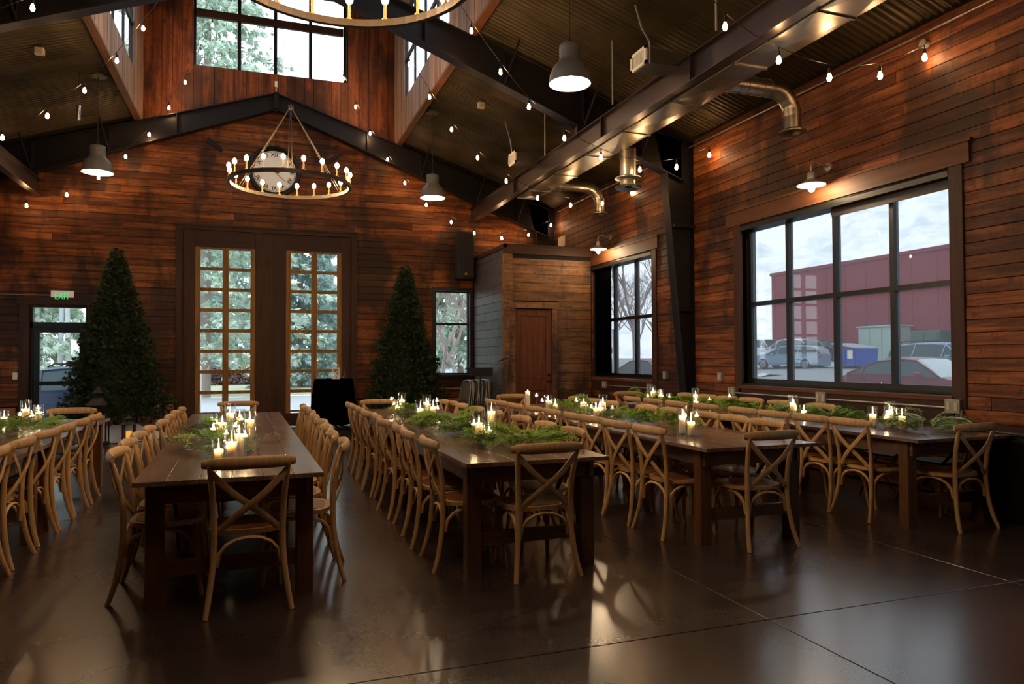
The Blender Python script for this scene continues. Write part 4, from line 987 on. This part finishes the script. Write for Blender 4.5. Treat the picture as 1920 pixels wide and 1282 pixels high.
# ------------------------------------------------------------------ lanterns by the left tree
def lantern(x, y, w_, h, label, candles, cmat):
    r = thing('candle_lantern', label, 'lantern', (x, y, 0)); b = w_/2
    MB().bbox(-b-.02, b+.02, -b-.02, b+.02, 0, .035, .006).build('base', M['steel'], r)
    for sx in (-1, 1):
        for sy in (-1, 1): MB().box(sx*b-.011, sx*b+.011, sy*b-.011, sy*b+.011, .035, h*.68).build('post', M['steel'], r)
    for zz in (.035, h*.66): MB().box(-b, b, -b-.006, -b+.006, zz, zz+.02).box(-b, b, b-.006, b+.006, zz, zz+.02).box(-b-.006, -b+.006, -b, b, zz, zz+.02).box(b-.006, b+.006, -b, b, zz, zz+.02).build('frame_ring', M['steel'], r)
    for s in (-1, 1): MB().box(s*(b-.001)-.001, s*(b-.001)+.001, -b+.012, b-.012, .055, h*.66).build('pane', M['vase'], r); MB().box(-b+.012, b-.012, s*b-.001, s*b+.001, .055, h*.66).build('pane', M['vase'], r)
    m = MB(); c = b+.035; q = b*.35
    for k, (za, zb, ra, rb) in enumerate(((h*.68, h*.84, c, q), (h*.84, h*.88, q, q), (h*.88, h, q*1.9, .004))):
        vv = [(-ra, -ra, za), (ra, -ra, za), (ra, ra, za), (-ra, ra, za), (-rb, -rb, zb), (rb, -rb, zb), (rb, rb, zb), (-rb, rb, zb)]
        m.add(vv, [(3, 2, 1, 0), (4, 5, 6, 7), (0, 1, 5, 4), (1, 2, 6, 5), (2, 3, 7, 6), (3, 0, 4, 7)])
    m.build('roof', M['steel'], r)
    MB().sweep([(.045*math.cos(a), 0, h+.04+.045*math.sin(a)) for a in [i*2*PI/14 for i in range(14)]], .004, 5, closed=True).build('ring_handle', M['steel'], r)
    for k, (cx, cy, R, H, lab) in enumerate(candles):
        t_ = thing('lantern_candle', lab, 'candle', (x+cx, y+cy, .036)); MB().lathe([(R, 0), (R, H), (0, H-.004)], 18).build('wax', cmat, t_)
lantern(-2.53, 13.9, .27, 1.0, 'tall dark metal lantern on the floor before the left fir tree', [(-.06, .02, .035, .46, 'left tall cream candle inside the tall lantern'), (.07, .0, .03, .46, 'right tall cream candle inside the tall lantern')], M['wax'])
lantern(-2.08, 14.0, .17, .48, 'small dark metal lantern right of the tall lantern', [(0, 0, .045, .17, 'short glowing amber candle inside the small lantern')], emis('amber_candle_glow', (1, .42, .08), 1.2))

# ------------------------------------------------------------------ high table with black cloth
r = thing('cocktail_table', 'round high table beside the right double door', 'table', (1.50, 15.15, 0))
smooth_angle(MB().lathe([(.02, 1.0), (.375, 1.0), (.38, 1.012), (.375, 1.03), (.0, 1.03)], 32).build('tabletop', M['steel'], r), 40); MB().sweep([(0, 0, .08), (0, 0, 1.0)], .025, 10).build('post', M['steel'], r)
for a in (0.3, 1.87, 3.44, 5.0): MB().sweep([(0, 0, .12), (.33*math.cos(a), .33*math.sin(a), .02)], .018, 6).build('leg', M['steel'], r)
vs = []; n = 96; H_ = [1.034, 1.034, .95, .6, .14]
for j, (rr_, zz) in enumerate(((.02, 1.034), (.383, 1.034), (.395, .96), (.43, .55), (.46, .12))):
    for k in range(n):
        a = 2*PI*k/n; q = rr_*(1+(.0, 0, .02, .05, .07)[j]*math.sin(16*a+j*.2)); vs.append((1.50+q*math.cos(a), 15.15+q*math.sin(a), zz))
m = MB().add(vs, [(j*n+k, j*n+(k+1) % n, (j+1)*n+(k+1) % n, (j+1)*n+k) for j in range(4) for k in range(n)]); tag(smooth_angle(m.build('black_tablecloth', M['blackcloth']), 70), 'floor length black cloth covering the high round table', 'tablecloth')
def goblet(x, y, h, lab):
    r = thing('glass_candlestick', lab, 'candle holder', (x, y, 1.036)); smooth_angle(MB().lathe([(0, 0), (.035, 0), (.03, .008), (.008, .02), (.006, h*.6), (.022, h*.72), (.028, h)], 16, cap=False).build('glass_body', M['vase'], r), 50)
goblet(1.30, 15.1, .2, 'thin clear stemmed glass left on the black high table')
r = thing('bud_vase', 'small clear bottle vase right on the black high table', 'vase', (1.72, 15.1, 1.036)); smooth_angle(MB().lathe([(0, 0), (.035, .0), (.036, .03), (.015, .09), (.009, .17), (.011, .175)], 16, cap=False).build('glass_body', M['vase'], r), 50)
r = thing('table_lantern', 'white crisscross table lantern on the black high table', 'lantern', (1.53, 15.05, 1.036))
for sx in (-.065, .065):
    for sy in (-.065, .065): MB().box(sx-.006, sx+.006, sy-.006, sy+.006, 0, .21).build('post', M['white'], r)
MB().box(-.075, .075, -.075, .075, 0, .012).build('base', M['white'], r); MB().box(-.075, .075, -.075, .075, .205, .22).build('top', M['white'], r)
for s in (-1, 1): MB().sweep([(-.06, s*.066, .02), (.06, s*.066, .2)], .005, 5).sweep([(.06, s*.066, .02), (-.06, s*.066, .2)], .005, 5).build('cross_brace', M['white'], r)
MB().sweep([(-.06, 0, .22), (-.05, 0, .3), (.05, 0, .3), (.06, 0, .22)], .004, 5).build('handle', M['white'], r)

# ------------------------------------------------------------------ loudspeaker, stands, folded chairs
r = thing('loudspeaker', 'tall black loudspeaker mounted high on the wall beside the closet', 'speaker', (4.45, 15.78, 3.27))
smooth_angle(MB().prism([(-.2, -.19), (.2, -.19), (.23, -.12), (.16, .15), (-.16, .15), (-.23, -.12)], 0, 1.04).build('cabinet', M['spk'], r), 30)
MB().bbox(-.185, .185, -.215, -.19, .03, 1.01, .01).build('grille', M['spkgr'], r)
m = MB()
for cx, cz in ((-.018, .075), (.018, .075), (0, .105)): m.extr([(cx-.017, cz-.013), (cx+.017, cz-.013), (cx, cz+.016)], -.222, -.215, 1)
m.build('emblem', M['orange'], r); MB().box(-.05, .05, .15, .27, .4, .6).build('wall_bracket', M['steel'], r)
r = thing('music_stand', 'black music stand in front of the dark closet side', 'music stand', (4.42, 14.35, 0))
q = MB(); q.add([(-.25, -.02, 1.09), (.25, -.02, 1.09), (.3, .1, 1.25), (-.3, .1, 1.25), (-.25, -.005, 1.09), (.25, -.005, 1.09), (.3, .115, 1.25), (-.3, .115, 1.25)], [(3, 2, 1, 0), (4, 5, 6, 7), (0, 1, 5, 4), (1, 2, 6, 5), (2, 3, 7, 6), (3, 0, 4, 7)]); q.build('desk', M['black'], r)
MB().box(-.25, .25, -.07, -.02, 1.08, 1.09).build('ledge', M['black'], r); MB().sweep([(0, .03, .25), (0, .03, 1.15)], .013, 8).build('pole', M['black'], r)
for a in (.5, 2.6, 4.7): MB().sweep([(0, .03, .3), (.27*math.cos(a), .03+.27*math.sin(a), .01)], .01, 6).build('leg', M['black'], r)
r = thing('microphone_stand', 'microphone stand with silver topped microphone beside the closet corner', 'microphone stand', (4.95, 13.6-.3+.55, 0)); r.location = (4.68, 13.62, 0)
MB().lathe([(.14, 0), (.14, .015), (.02, .03)], 20).build('base', M['black'], r); MB().sweep([(0, 0, .02), (0, 0, 1.38)], .01, 8).build('pole', M['black'], r)
r2 = thing('microphone', 'black handheld microphone with silver grille held by the stand', 'microphone', (4.68, 13.62, 1.43))
smooth_angle(MB().sweep([(-.12, 0, -.05), (.06, 0, .02)], [.010, .019], 12).build('handle', M['black'], r2), 50); smooth_angle(MB().lathe([(0, -.028), (.02, -.02), (.028, 0), (.02, .02), (0, .028)], 14).xf(Matrix.Translation((.08, 0, .03))).build('grille', M['silver'], r2), 80)
def folded():
    r = thing('folded_chair', '', 'folding chair'); P0 = [(-.21, 0, .01), (-.215, 0, .5), (-.2, 0, .86), (-.12, 0, .96), (0, 0, .985), (.12, 0, .96), (.2, 0, .86), (.215, 0, .5), (.21, 0, .01)]
    smooth_angle(MB().sweep(P0, .012, 6, sub=2).build('frame_tube', M['metalchair'], r), 60)
    pl = [(-.19, .58), (.19, .58), (.19, .84), (.1, .94), (-.1, .94), (-.19, .84)]
    MB().extr(pl, -.006, .006, 1).build('backrest', M['metalchair'], r)
    MB().bbox(-.19, .19, .008, .026, .16, .54, .005).build('seat', M['seatgrey'], r)
    MB().sweep([(-.18, .02, .01), (-.18, .02, .6)], .010, 6).sweep([(.18, .02, .01), (.18, .02, .6)], .010, 6).build('rear_leg', M['metalchair'], r)
    return r
fo = Maker(folded)
for k in range(9): fo((4.12+.060*k, 14.85, 0), 0, 'grey metal folding chair folded upright, %s from the left in the stack' % ORD[k], 'folded chairs leaning by the closet', rot=(.16-.03*(k % 3), 0, PI/2+.25+.05*(k % 2)))
for k in range(3): fo((4.58+.05*k, 14.95, 0), 0, 'grey folded chair behind the music stand, %s from left' % ORD[k], 'folded chairs behind the music stand', rot=(.08, 0, PI/2+.2))
def openfold():
    r = thing('folding_chair', '', 'folding chair')
    smooth_angle(MB().sweep([(-.22, .2, .01), (-.215, -.08, .5), (-.21, -.2, .76), (-.13, -.235, .835), (0, -.245, .85), (.13, -.235, .835), (.21, -.2, .76), (.215, -.08, .5), (.22, .2, .01)], .012, 6, sub=2).build('frame_tube', M['metalchair'], r), 60)
    m = MB(); 
    for i in range(7):
        pass
    pl = [(-.2, .62), (.2, .62), (.2, .76), (.12, .825), (-.12, .825), (-.2, .76)]
    o = MB().extr(pl, -.006, .006, 1).xf(Matrix.Translation((0, -.215, 0))).build('backrest', M['box'], r)
    MB().bbox(-.19, .19, -.18, .2, .44, .46, .005).build('seat', M['seatgrey'], r)
    MB().sweep([(-.19, .12, .45), (-.19, -.25, .01)], .011, 6).sweep([(.19, .12, .45), (.19, -.25, .01)], .011, 6).build('rear_leg', M['metalchair'], r)
    return r
of = Maker(openfold)
for y, l in ((5.12, 'pale metal folding chair by the wall, nearer of two at the rightmost table'), (5.66, 'pale metal folding chair by the wall, farther of two at the rightmost table')): of((6.15, y, 0), PI/2, l, 'folding chairs on the wall side')
r = thing('storage_cabinet', 'low black cabinet standing against the right wall at the photo edge', 'cabinet', (6.42, 4.0, 0))
MB().bbox(-.26, .26, -.8, .8, .0, .76).build('body', M['black'], r); MB().bbox(-.28, .28, -.83, .83, .76, .785).build('top', M['black'], r)
for s in (-.4, .4): MB().bbox(-.275, -.26, s-.38, s+.38, .05, .72, .004).build('door', M['black'], r)
for s in (-.06, .06): MB().sweep([(-.29, s, .35), (-.29, s, .55)], .006, 6).build('handle', M['box'], r)

# ------------------------------------------------------------------ outdoors
def gz(x, y):
    if x > 7: return -.05+.75*max(0, min(1, (x-20)/13))+.35*max(0, min(1, (x-33)/5))
    return -.30
def ground(name, x0, x1, y0, y1, nx, ny, mat, dz=0, label=None, rough=0):
    vs = []; rr = random.Random(3)
    for j in range(ny+1):
        for i in range(nx+1):
            x = x0+(x1-x0)*i/nx; yy = y0+(y1-y0)*j/ny; vs.append((x, yy, gz(x, yy)+dz+rr.random()*rough))
    fs = [(j*(nx+1)+i, j*(nx+1)+i+1, (j+1)*(nx+1)+i+1, (j+1)*(nx+1)+i) for j in range(ny) for i in range(nx)]
    return struct(MB().add(vs, fs).build(name, mat, None, True), label)
ground('ground_parking', 7.02, 260, -120, 300, 120, 4, M['oc'], 0, 'wet grey parking lot')
ground('ground_path', -120, 7.02, 16.4, 31, 2, 2, M['walk'], 0, 'pale concrete walk outside the back doors')
ground('ground_lawn', -120, 7.02, 31, 300, 4, 4, M['lawn'], .04, 'frosted lawn outside the back doors')
ground('ground_west', -120, -6.3, -60, 16.4, 2, 2, M['snow'], 0, 'snowy ground on the far side of the hall')
ground('ground_snow', 33.5, 40.2, 24, 60, 14, 50, M['snow'], .02, 'patches of ploughed snow along the parking lot', .10)
ground('ground_snow', 22, 28, 33, 44, 12, 20, M['snow'], .0, 'ploughed snow ridge before the blue wagon', .12)
# mountains
vs = []; fs = []; nA, nR = 90, 10
for i in range(nA+1):
    az = math.radians(-20+120*i/nA)       # from +y towards +x
    u = math.tan(az-.342)if abs(az-.342) < 1.4 else 5
    hz = 165+ (max(0, min(1.2, (u-.30)/.33)))*190+14*math.sin(i*.9)+9*math.sin(i*2.3+1)
    for j in range(nR+1):
        f = j/nR; d = 1300+900*f; z = hz*f*(1+.25*f)/1.25*(1+.05*math.sin(i*1.7+j*2.1)) * 1.55
        vs.append((d*math.sin(az), d*math.cos(az), z-10))
for i in range(nA):
    for j in range(nR): a = i*(nR+1)+j; fs.append((a, a+nR+1, a+nR+2, a+1))
struct(MB().add(vs, fs).build('mountain_ridge', M['mount'], None, True), 'hazy snow covered mountain slope behind the red building')
# red building
r = thing('red_building', 'long flat roofed dark red metal building across the parking lot', 'building')
MB().box(40.8, 62, -30, 49.4, .3, 8.2).build('wall', M['redwall'], r); MB().box(40.7, 62.1, -30.1, 49.5, 8.2, 8.45).build('parapet', M['redwall'], r)
for k in range(24): MB().box(40.77, 40.8, 49.0-k*1.9, 49.05-k*1.9, .3, 8.2).build('siding_seam', M['redwall'], r)

def car(kind, L, Wd, H, paint, label, x, y, z, rz, rack=False, wind='carglass'):
    r = thing(kind, label, 'car', (x, y, z), rz); k = L/4.6
    if kind == 'sedan':
        st = [(-2.3, .55, .55), (-2.25, .82, .82), (-1.75, .96, .99), (-1.2, .98, 1.22), (-.75, .97, 1.38), (-.1, .955, 1.44), (.45, .94, 1.40), (.95, .92, 1.15), (1.32, .9, .94), (1.9, .82, .82), (2.2, .68, .68), (2.3, .5, .5)]
    else:
        st = [(-2.3, .6, .6), (-2.28, .95, .97), (-2.1, 1.0, 1.30), (-1.75, 1.0, 1.47), (-.9, .99, 1.53), (-.1, .97, 1.53), (.45, .96, 1.48), (.9, .94, 1.2), (1.2, .93, 1.0), (1.85, .88, .88), (2.2, .76, .76), (2.3, .55, .55)]
    hs = H/(1.44 if kind == 'sedan' else 1.53); w2 = Wd/2; body = MB(); gl = MB(); ws = MB(); NS = 7; rows = []
    for xx, b, t in st:
        xx *= k; b *= hs; t *= hs; e = .80 if abs(xx) > 2.15*k else 1.0
        up = t-b
        wr = w2*(.97-.30*min(1, up/.5)) if up > .03 else w2*.93
        rows.append([(xx, w2*.93*e, .24*hs), (xx, w2*e, .42*hs), (xx, w2*e, .66*hs if b > .7*hs else b*.85), (xx, w2*.97*e, b), (xx, wr*e, b+up*.90), (xx, wr*.8*e, t), (xx, 0, t+.02)])
    for s in (1, -1):
        for i in range(len(rows)-1):
            A, B = rows[i], rows[i+1]; cab = (st[i][2]-st[i][1] > .03 or st[i+1][2]-st[i+1][1] > .03)
            for j in range(NS-1):
                q = [A[j], B[j], B[j+1], A[j+1]]; q = [(p[0], p[1]*s, p[2]) for p in q]
                side = cab and j == 3; end = cab and j >= 4 and (abs(st[i][2]-st[i+1][2]) > .12)
                (gl if side else ws if end else body).add(q, [(0, 1, 2, 3) if s < 0 else (3, 2, 1, 0)])
    for e_ in (0, -1):
        ring = [(p[0], p[1], p[2]) for p in rows[e_]]+[(p[0], -p[1], p[2]) for p in rows[e_][::-1]]
        body.add(ring, [tuple(range(len(ring)))])
    low = [(p[0][0], p[0][1], p[0][2]) for p in rows]; body.add(low+[(a, -b_, c) for a, b_, c in low[::-1]], [tuple(range(2*len(low)))])
    for s in (1, -1):      # pillars and belt trims
        for xi in (2, 4, 6) if kind != 'sedan' else (3, 5):
            A = rows[xi]; body.sweep([(A[3][0], s*(A[3][1]+.005), A[3][2]), (A[4][0], s*(A[4][1]+.012), A[4][2])], .03, 4)
        pr_ = [i for i in range(len(st)) if st[i][2]-st[i][1] > .03]
        body.sweep([(rows[i][4][0], s*(rows[i][4][1]+.005), rows[i][4][2]) for i in pr_], .03, 4)
        body.sweep([(rows[i][3][0], s*(rows[i][3][1]+.005), rows[i][3][2]) for i in pr_], .02, 4)
    smooth_angle(body.build('body', M[paint], r), 35); gl.build('window_glass', M['carglass'], r); ws.build('windscreen', M[wind], r)
    for wx in (-1.38*k, 1.42*k):
        for s in (1, -1):
            wh = smooth_angle(MB().lathe([(0, -.1), (.30, -.1), (.335, -.06), (.335, .06), (.3, .1), (.22, .1)], 22, cap=False).xf(Matrix.Translation((wx, s*(w2-.09), .335)) @ Matrix.Rotation(-s*PI/2, 4, 'X')).build('wheel', M['tyre'], r), 40)
            m = MB().lathe([(0, .085), (.2, .09), (.225, .105)], 18, cap=False)
            for q in range(5): a = q*2*PI/5; m.box(-.02, .02, .04, .2, .09, .11); m.v[-8:] = [tuple(Matrix.Rotation(a, 4, 'Z') @ Vector(p)) for p in m.v[-8:]]
            m.xf(Matrix.Translation((wx, s*(w2-.09), .335)) @ Matrix.Rotation(-s*PI/2, 4, 'X')).build('rim', M['rim'], wh)
            MB().sweep([(wx+.385*math.cos(a), s*(w2+.005), .335+.385*math.sin(a)) for a in [PI*i/10 for i in range(11)]], .03, 5).build('wheel_arch', M['tyre'] if paint != 'carsilver' else M['cargrey'], r)
    for s in (1, -1):
        MB().bbox(2.06*k, 2.28*k, s*w2*.72-.17, s*w2*.72+.17, .60*hs, .73*hs, .02).build('headlight', M['headlight'], r)
        MB().bbox(-2.31*k, -2.2*k, s*w2*.80-.12, s*w2*.80+.12, .72*hs, .92*hs, .02).build('taillight', M['taillight'], r)
        smooth_angle(MB().bbox(.72*k, .86*k, s*(w2+.09)-.1, s*(w2+.09)+.1, .92*hs, 1.06*hs, .03).build('mirror', M[paint], r), 30)
        MB().box(-1.2*k, -1.05*k, s*w2-.01, s*w2+.015, .8*hs, .83*hs).box(-.1*k, .05*k, s*w2-.01, s*w2+.015, .8*hs, .83*hs).build('door_handle', M['tyre'], r)
        if rack: MB().sweep([(-1.7*k, s*w2*.6, H+.01), (-1.6*k, s*w2*.6, H+.07), (.2*k, s*w2*.6, H+.07), (.35*k, s*w2*.6, H-.01)], .02, 5).build('roof_rail', M['steel'], r)
    return r
car('sedan', 4.6, 1.8, 1.46, 'carred', 'dark red sedan parked right outside the large window', 17.6, 15.2, gz(17.6, 0), -PI/2, wind='carglasspale')
car('station_wagon', 4.7, 1.78, 1.52, 'carsilver', 'blue and silver station wagon seen through the left panes', 33.0, 38.2, gz(33, 0)-.05, 1.95, True, 'carglasspale')
car('suv', 4.8, 1.9, 1.8, 'carwhite', 'white sport utility vehicle left behind the wagon', 37.8, 46.5, gz(37.8, 0), -PI/2)
car('suv', 4.8, 1.9, 1.8, 'carwhite', 'white sport utility vehicle directly behind the wagon roof', 35.8, 41.5, gz(35.8, 0), PI/2)
car('suv', 4.6, 1.85, 1.62, 'carmaroon', 'dark maroon vehicle half hidden behind the wagon tail', 38.6, 40.6, gz(38.6, 0), -PI/2)
car('suv', 4.7, 1.85, 1.66, 'carsilver', 'silver vehicle with roof rails behind the dark red sedan', 27.0, 22.0, gz(27, 0), -PI/2, True)
car('suv', 4.8, 1.9, 1.62, 'carnavy', 'dark blue vehicle parked outside the exit door', -4.6, 21.6, -.34, PI, True)
car('sedan', 4.6, 1.8, 1.46, 'carred', 'red car low in the far right window', 12.3, 20.6, gz(12, 0), PI/2)
r = thing('dumpster', 'blue dumpster with a sloped grey lid beside the sage cabinet', 'dumpster', (34.0, 33.8, gz(34, 0)))
MB().extr([(-.85, .1), (.85, .1), (.95, 1.15), (-.95, 1.15)], -.8, .8, 0).build('bin', M['blue'], r); MB().add([(-.85, -1, 1.15), (.85, -1, 1.15), (.85, 1, 1.42), (-.85, 1, 1.42), (-.85, -1, 1.22), (.85, -1, 1.22), (.85, 1, 1.5), (-.85, 1, 1.5)], [(3, 2, 1, 0), (4, 5, 6, 7), (0, 1, 5, 4), (1, 2, 6, 5), (2, 3, 7, 6), (3, 0, 4, 7)]).build('lid', M['cargrey'], r)
for yy in (-.75, 0, .75): MB().box(-.84, -.8, yy-.04, yy+.04, .15, 1.15).build('rib', M['blue'], r)
MB().box(-.86, -.84, -.65, -.25, .55, 1.05).build('notice', M['white'], r)
r = thing('utility_cabinet', 'large sage green utility cabinet against the red building', 'cabinet', (39.6, 36.9, gz(39, 0)))
MB().bbox(-.7, .7, -1.5, 1.5, 0, 2.35, .03).build('body', M['sage'], r); MB().box(-.8, .8, -1.6, 1.6, 2.35, 2.45).build('top', M['sage'], r)
for k in range(3): MB().bbox(-.73, -.7, -1.42+k*.96, -.55+k*.96, .1, 2.25, .006).build('door', M['sage'], r)
r = thing('transformer_box', 'dark green transformer box with small white sign', 'transformer', (38.9, 32.6, gz(39, 0)))
MB().bbox(-.7, .7, -1.0, 1.0, 0, 1.95, .03).build('body', M['green'], r); MB().bbox(-.75, -.7, -.9, .0, .1, 1.8, .006).build('door', M['green'], r); MB().bbox(-.75, -.7, .04, .9, .1, 1.8, .006).build('door', M['green'], r); MB().box(-.77, -.75, .2, .5, .9, 1.2).build('warning_sign', M['white'], r)
tag(MB().bbox(-.5, .5, -.55, .55, 0, 1.6, .03).build('transformer_box', M['green'], None, False, (39.1, 30.4, gz(39, 0))), 'smaller green box right of the dark green transformer', 'transformer')
# conifers
def conifer(x, y, H, R, z0, mat, label, n, seed, trunk=.16, size=.55):
    g = np.random.default_rng(seed); r = thing('conifer', label, 'tree', (x, y, -.3))
    smooth_angle(MB().sweep([(0, 0, 0), (.05, 0, H*.5), (0, 0, H)], [trunk, trunk*.6, .02], 7).build('trunk', M['bare'], r), 60)
    nb = int(H*7); Ps = []; Ds = []; m = MB(); n = int(n*2.0); size *= .62
    for b in range(nb):
        tt = (b+g.random())/nb; z = z0+tt*(H-z0); a = b*2.399+g.random()*.5; L = R*(1-tt)**.8*g.uniform(.7, 1.1)+.15; dirv = np.array([math.cos(a), math.sin(a), 0])
        k = max(3, int(n/nb)); s_ = g.uniform(.15, 1, k)[:, None]; sag = -.28*L*s_**1.6; P = dirv*L*s_+np.array([0, 0, z]); P[:, 2:3] += sag; P += g.normal(size=P.shape)*[.22, .22, .08]
        D = np.repeat(dirv[None], k, 0)+g.normal(size=(k, 3))*.5; D[:, 2] -= .3; Ps.append(P); Ds.append(D)
        if b % 2 == 0: m.sweep([(0, 0, z), (dirv[0]*L*.5, dirv[1]*L*.5, z-.07*L), (dirv[0]*L, dirv[1]*L, z-.28*L)], [.03, .02, .008], 3)
    m.build('branch', M['bare'], r)
    V, F = leaf_cloud(np.concatenate(Ps), np.concatenate(Ds), size, .15, 5, .13, seed); o = np_mesh('foliage', V, F, M[mat], r); o['kind'] = 'stuff'
for a in ((-1.95, 31.5, 29, 4.7, 2.0, 'conifer2', 'tall pale cedar filling the left double door panes and gable window', 9000, 1, .24, .5),
          (2.25, 40.5, 16.2, 3.2, .3, 'conifer', 'blue spruce seen through the left column of the right double door', 6500, 2),
          (7.4, 44.0, 20.5, 3.0, 3.5, 'conifer', 'thin pine seen through the right column of the right double door', 1800, 4),
          (-15.0, 45.5, 16, 4.4, .8, 'conifer2', 'pale green conifer behind the vehicle at the exit door', 6500, 6),
          (-4.2, 50.0, 17, 3.4, .8, 'conifer', 'grey green conifer behind the white aspen trunks', 5500, 7),
          (8.6, 31.0, 13, 3.6, 1.5, 'conifer2', 'pale conifer behind the two pane window', 5500, 8),
          (15.5, 62.0, 14, 3.6, 1.0, 'conifer', 'distant conifer beyond the small back window', 2500, 9),
          (-1.5, 62.0, 15, 4.2, .5, 'conifer', 'distant spruce behind the hedge at centre', 4000, 10),
          (5.8, 70.0, 12, 3.6, .5, 'conifer2', 'distant cedar behind the clipped hedge', 3000, 12),
          (-9.6, 36.0, 15, 3.2, .4, 'conifer2', 'pale cedar left of the white aspen trunks', 7000, 21),
          (-20, 60.0, 17, 5, .5, 'conifer', 'far left distant conifer outside', 2500, 13)): conifer(*a)
def bare_tree(x, y, H, label, seed, r0=.12, mat='bare', levels=5, spread=.55):
    rr = random.Random(seed); m = MB()
    def br(p, d, L, rad, lv):
        q = p+d*L*.5+Vector((rr.uniform(-1, 1), rr.uniform(-1, 1), 0))*L*.06; e = p+d*L; m.sweep([p, q, e], [rad, rad*.8, rad*.6], 4 if lv > 1 else 3)
        if lv == 0: return
        for k in range(3 if lv > 2 else 4):
            nd = (d+Vector((rr.uniform(-1, 1), rr.uniform(-1, 1), rr.uniform(-.3, .6)))*spread*1.3).normalized(); br(p+d*L*rr.uniform(.45, 1), nd, L*rr.uniform(.55, .8), rad*.55, lv-1)
    br(Vector((0, 0, 0)), Vector((0, 0, 1)), H*.36, r0, levels)
    tag(m.build('bare_tree', M[mat], None, False, (x, y, gz(x, y))), label, 'tree')
bare_tree(5.6, 21.8, 6.5, 'bare branching tree outside the two pane window', 1, .10, levels=6)
bare_tree(7.2, 27.0, 6.5, 'second bare tree right outside the two pane window', 5, .08, levels=5)
bare_tree(14.2, 25.4, 9, 'bare tree with red twigs in the left pane of the far right window', 2, .12, levels=6)
bare_tree(17.5, 29.0, 8.5, 'bare tree in the right pane of the far right window', 3, .12, levels=6)
bare_tree(22, 42, 9, 'distant bare tree behind the far right window', 6, .12, levels=5)
bare_tree(29.5, 52, 10, 'distant bare tree right of the far right window', 9, .12, levels=5)
r = thing('aspen', 'two white aspen trunks beyond the vehicle at the exit door', 'tree', (-7.35, 35, -.3))
for dx, l in ((-.5, .02), (-.1, -.03), (.45, .06)): smooth_angle(MB().sweep([(dx, 0, 0), (dx+l*4, 0, 4), (dx+l*6, 0, 9)], [.12, .1, .07], 8).build('trunk', M['aspen'], r), 60)
def hedge(x0, x1, y, h, mat, label, seed):
    g = np.random.default_rng(seed); n = int((x1-x0)*700); P = np.stack([g.uniform(x0, x1, n), y+g.uniform(-.7, .7, n), g.random(n)**.8*h-.25], 1); D = g.normal(size=(n, 3)); D[:, 2] = abs(D[:, 2])
    V, F = leaf_cloud(P, D, .16, 0, 3, .3, seed); o = np_mesh('hedge', V, F, M[mat]); tag(o, label, 'hedge', kind='stuff')
hedge(-6, 2.6, 46, 1.15, 'hedge', 'reddish berry hedge across the lawn outside the left double door', 4)
hedge(3.2, 9.5, 45, 1.1, 'hedgeg', 'clipped green hedge across the lawn outside the right double door', 5)
tag(MB().bbox(-.09, .09, -.09, .09, -.3, 1.25, .01).build('garden_post', M['white'], None, False, (-1.52, 21.6, 0)), 'white post standing outside the left double door', 'post')
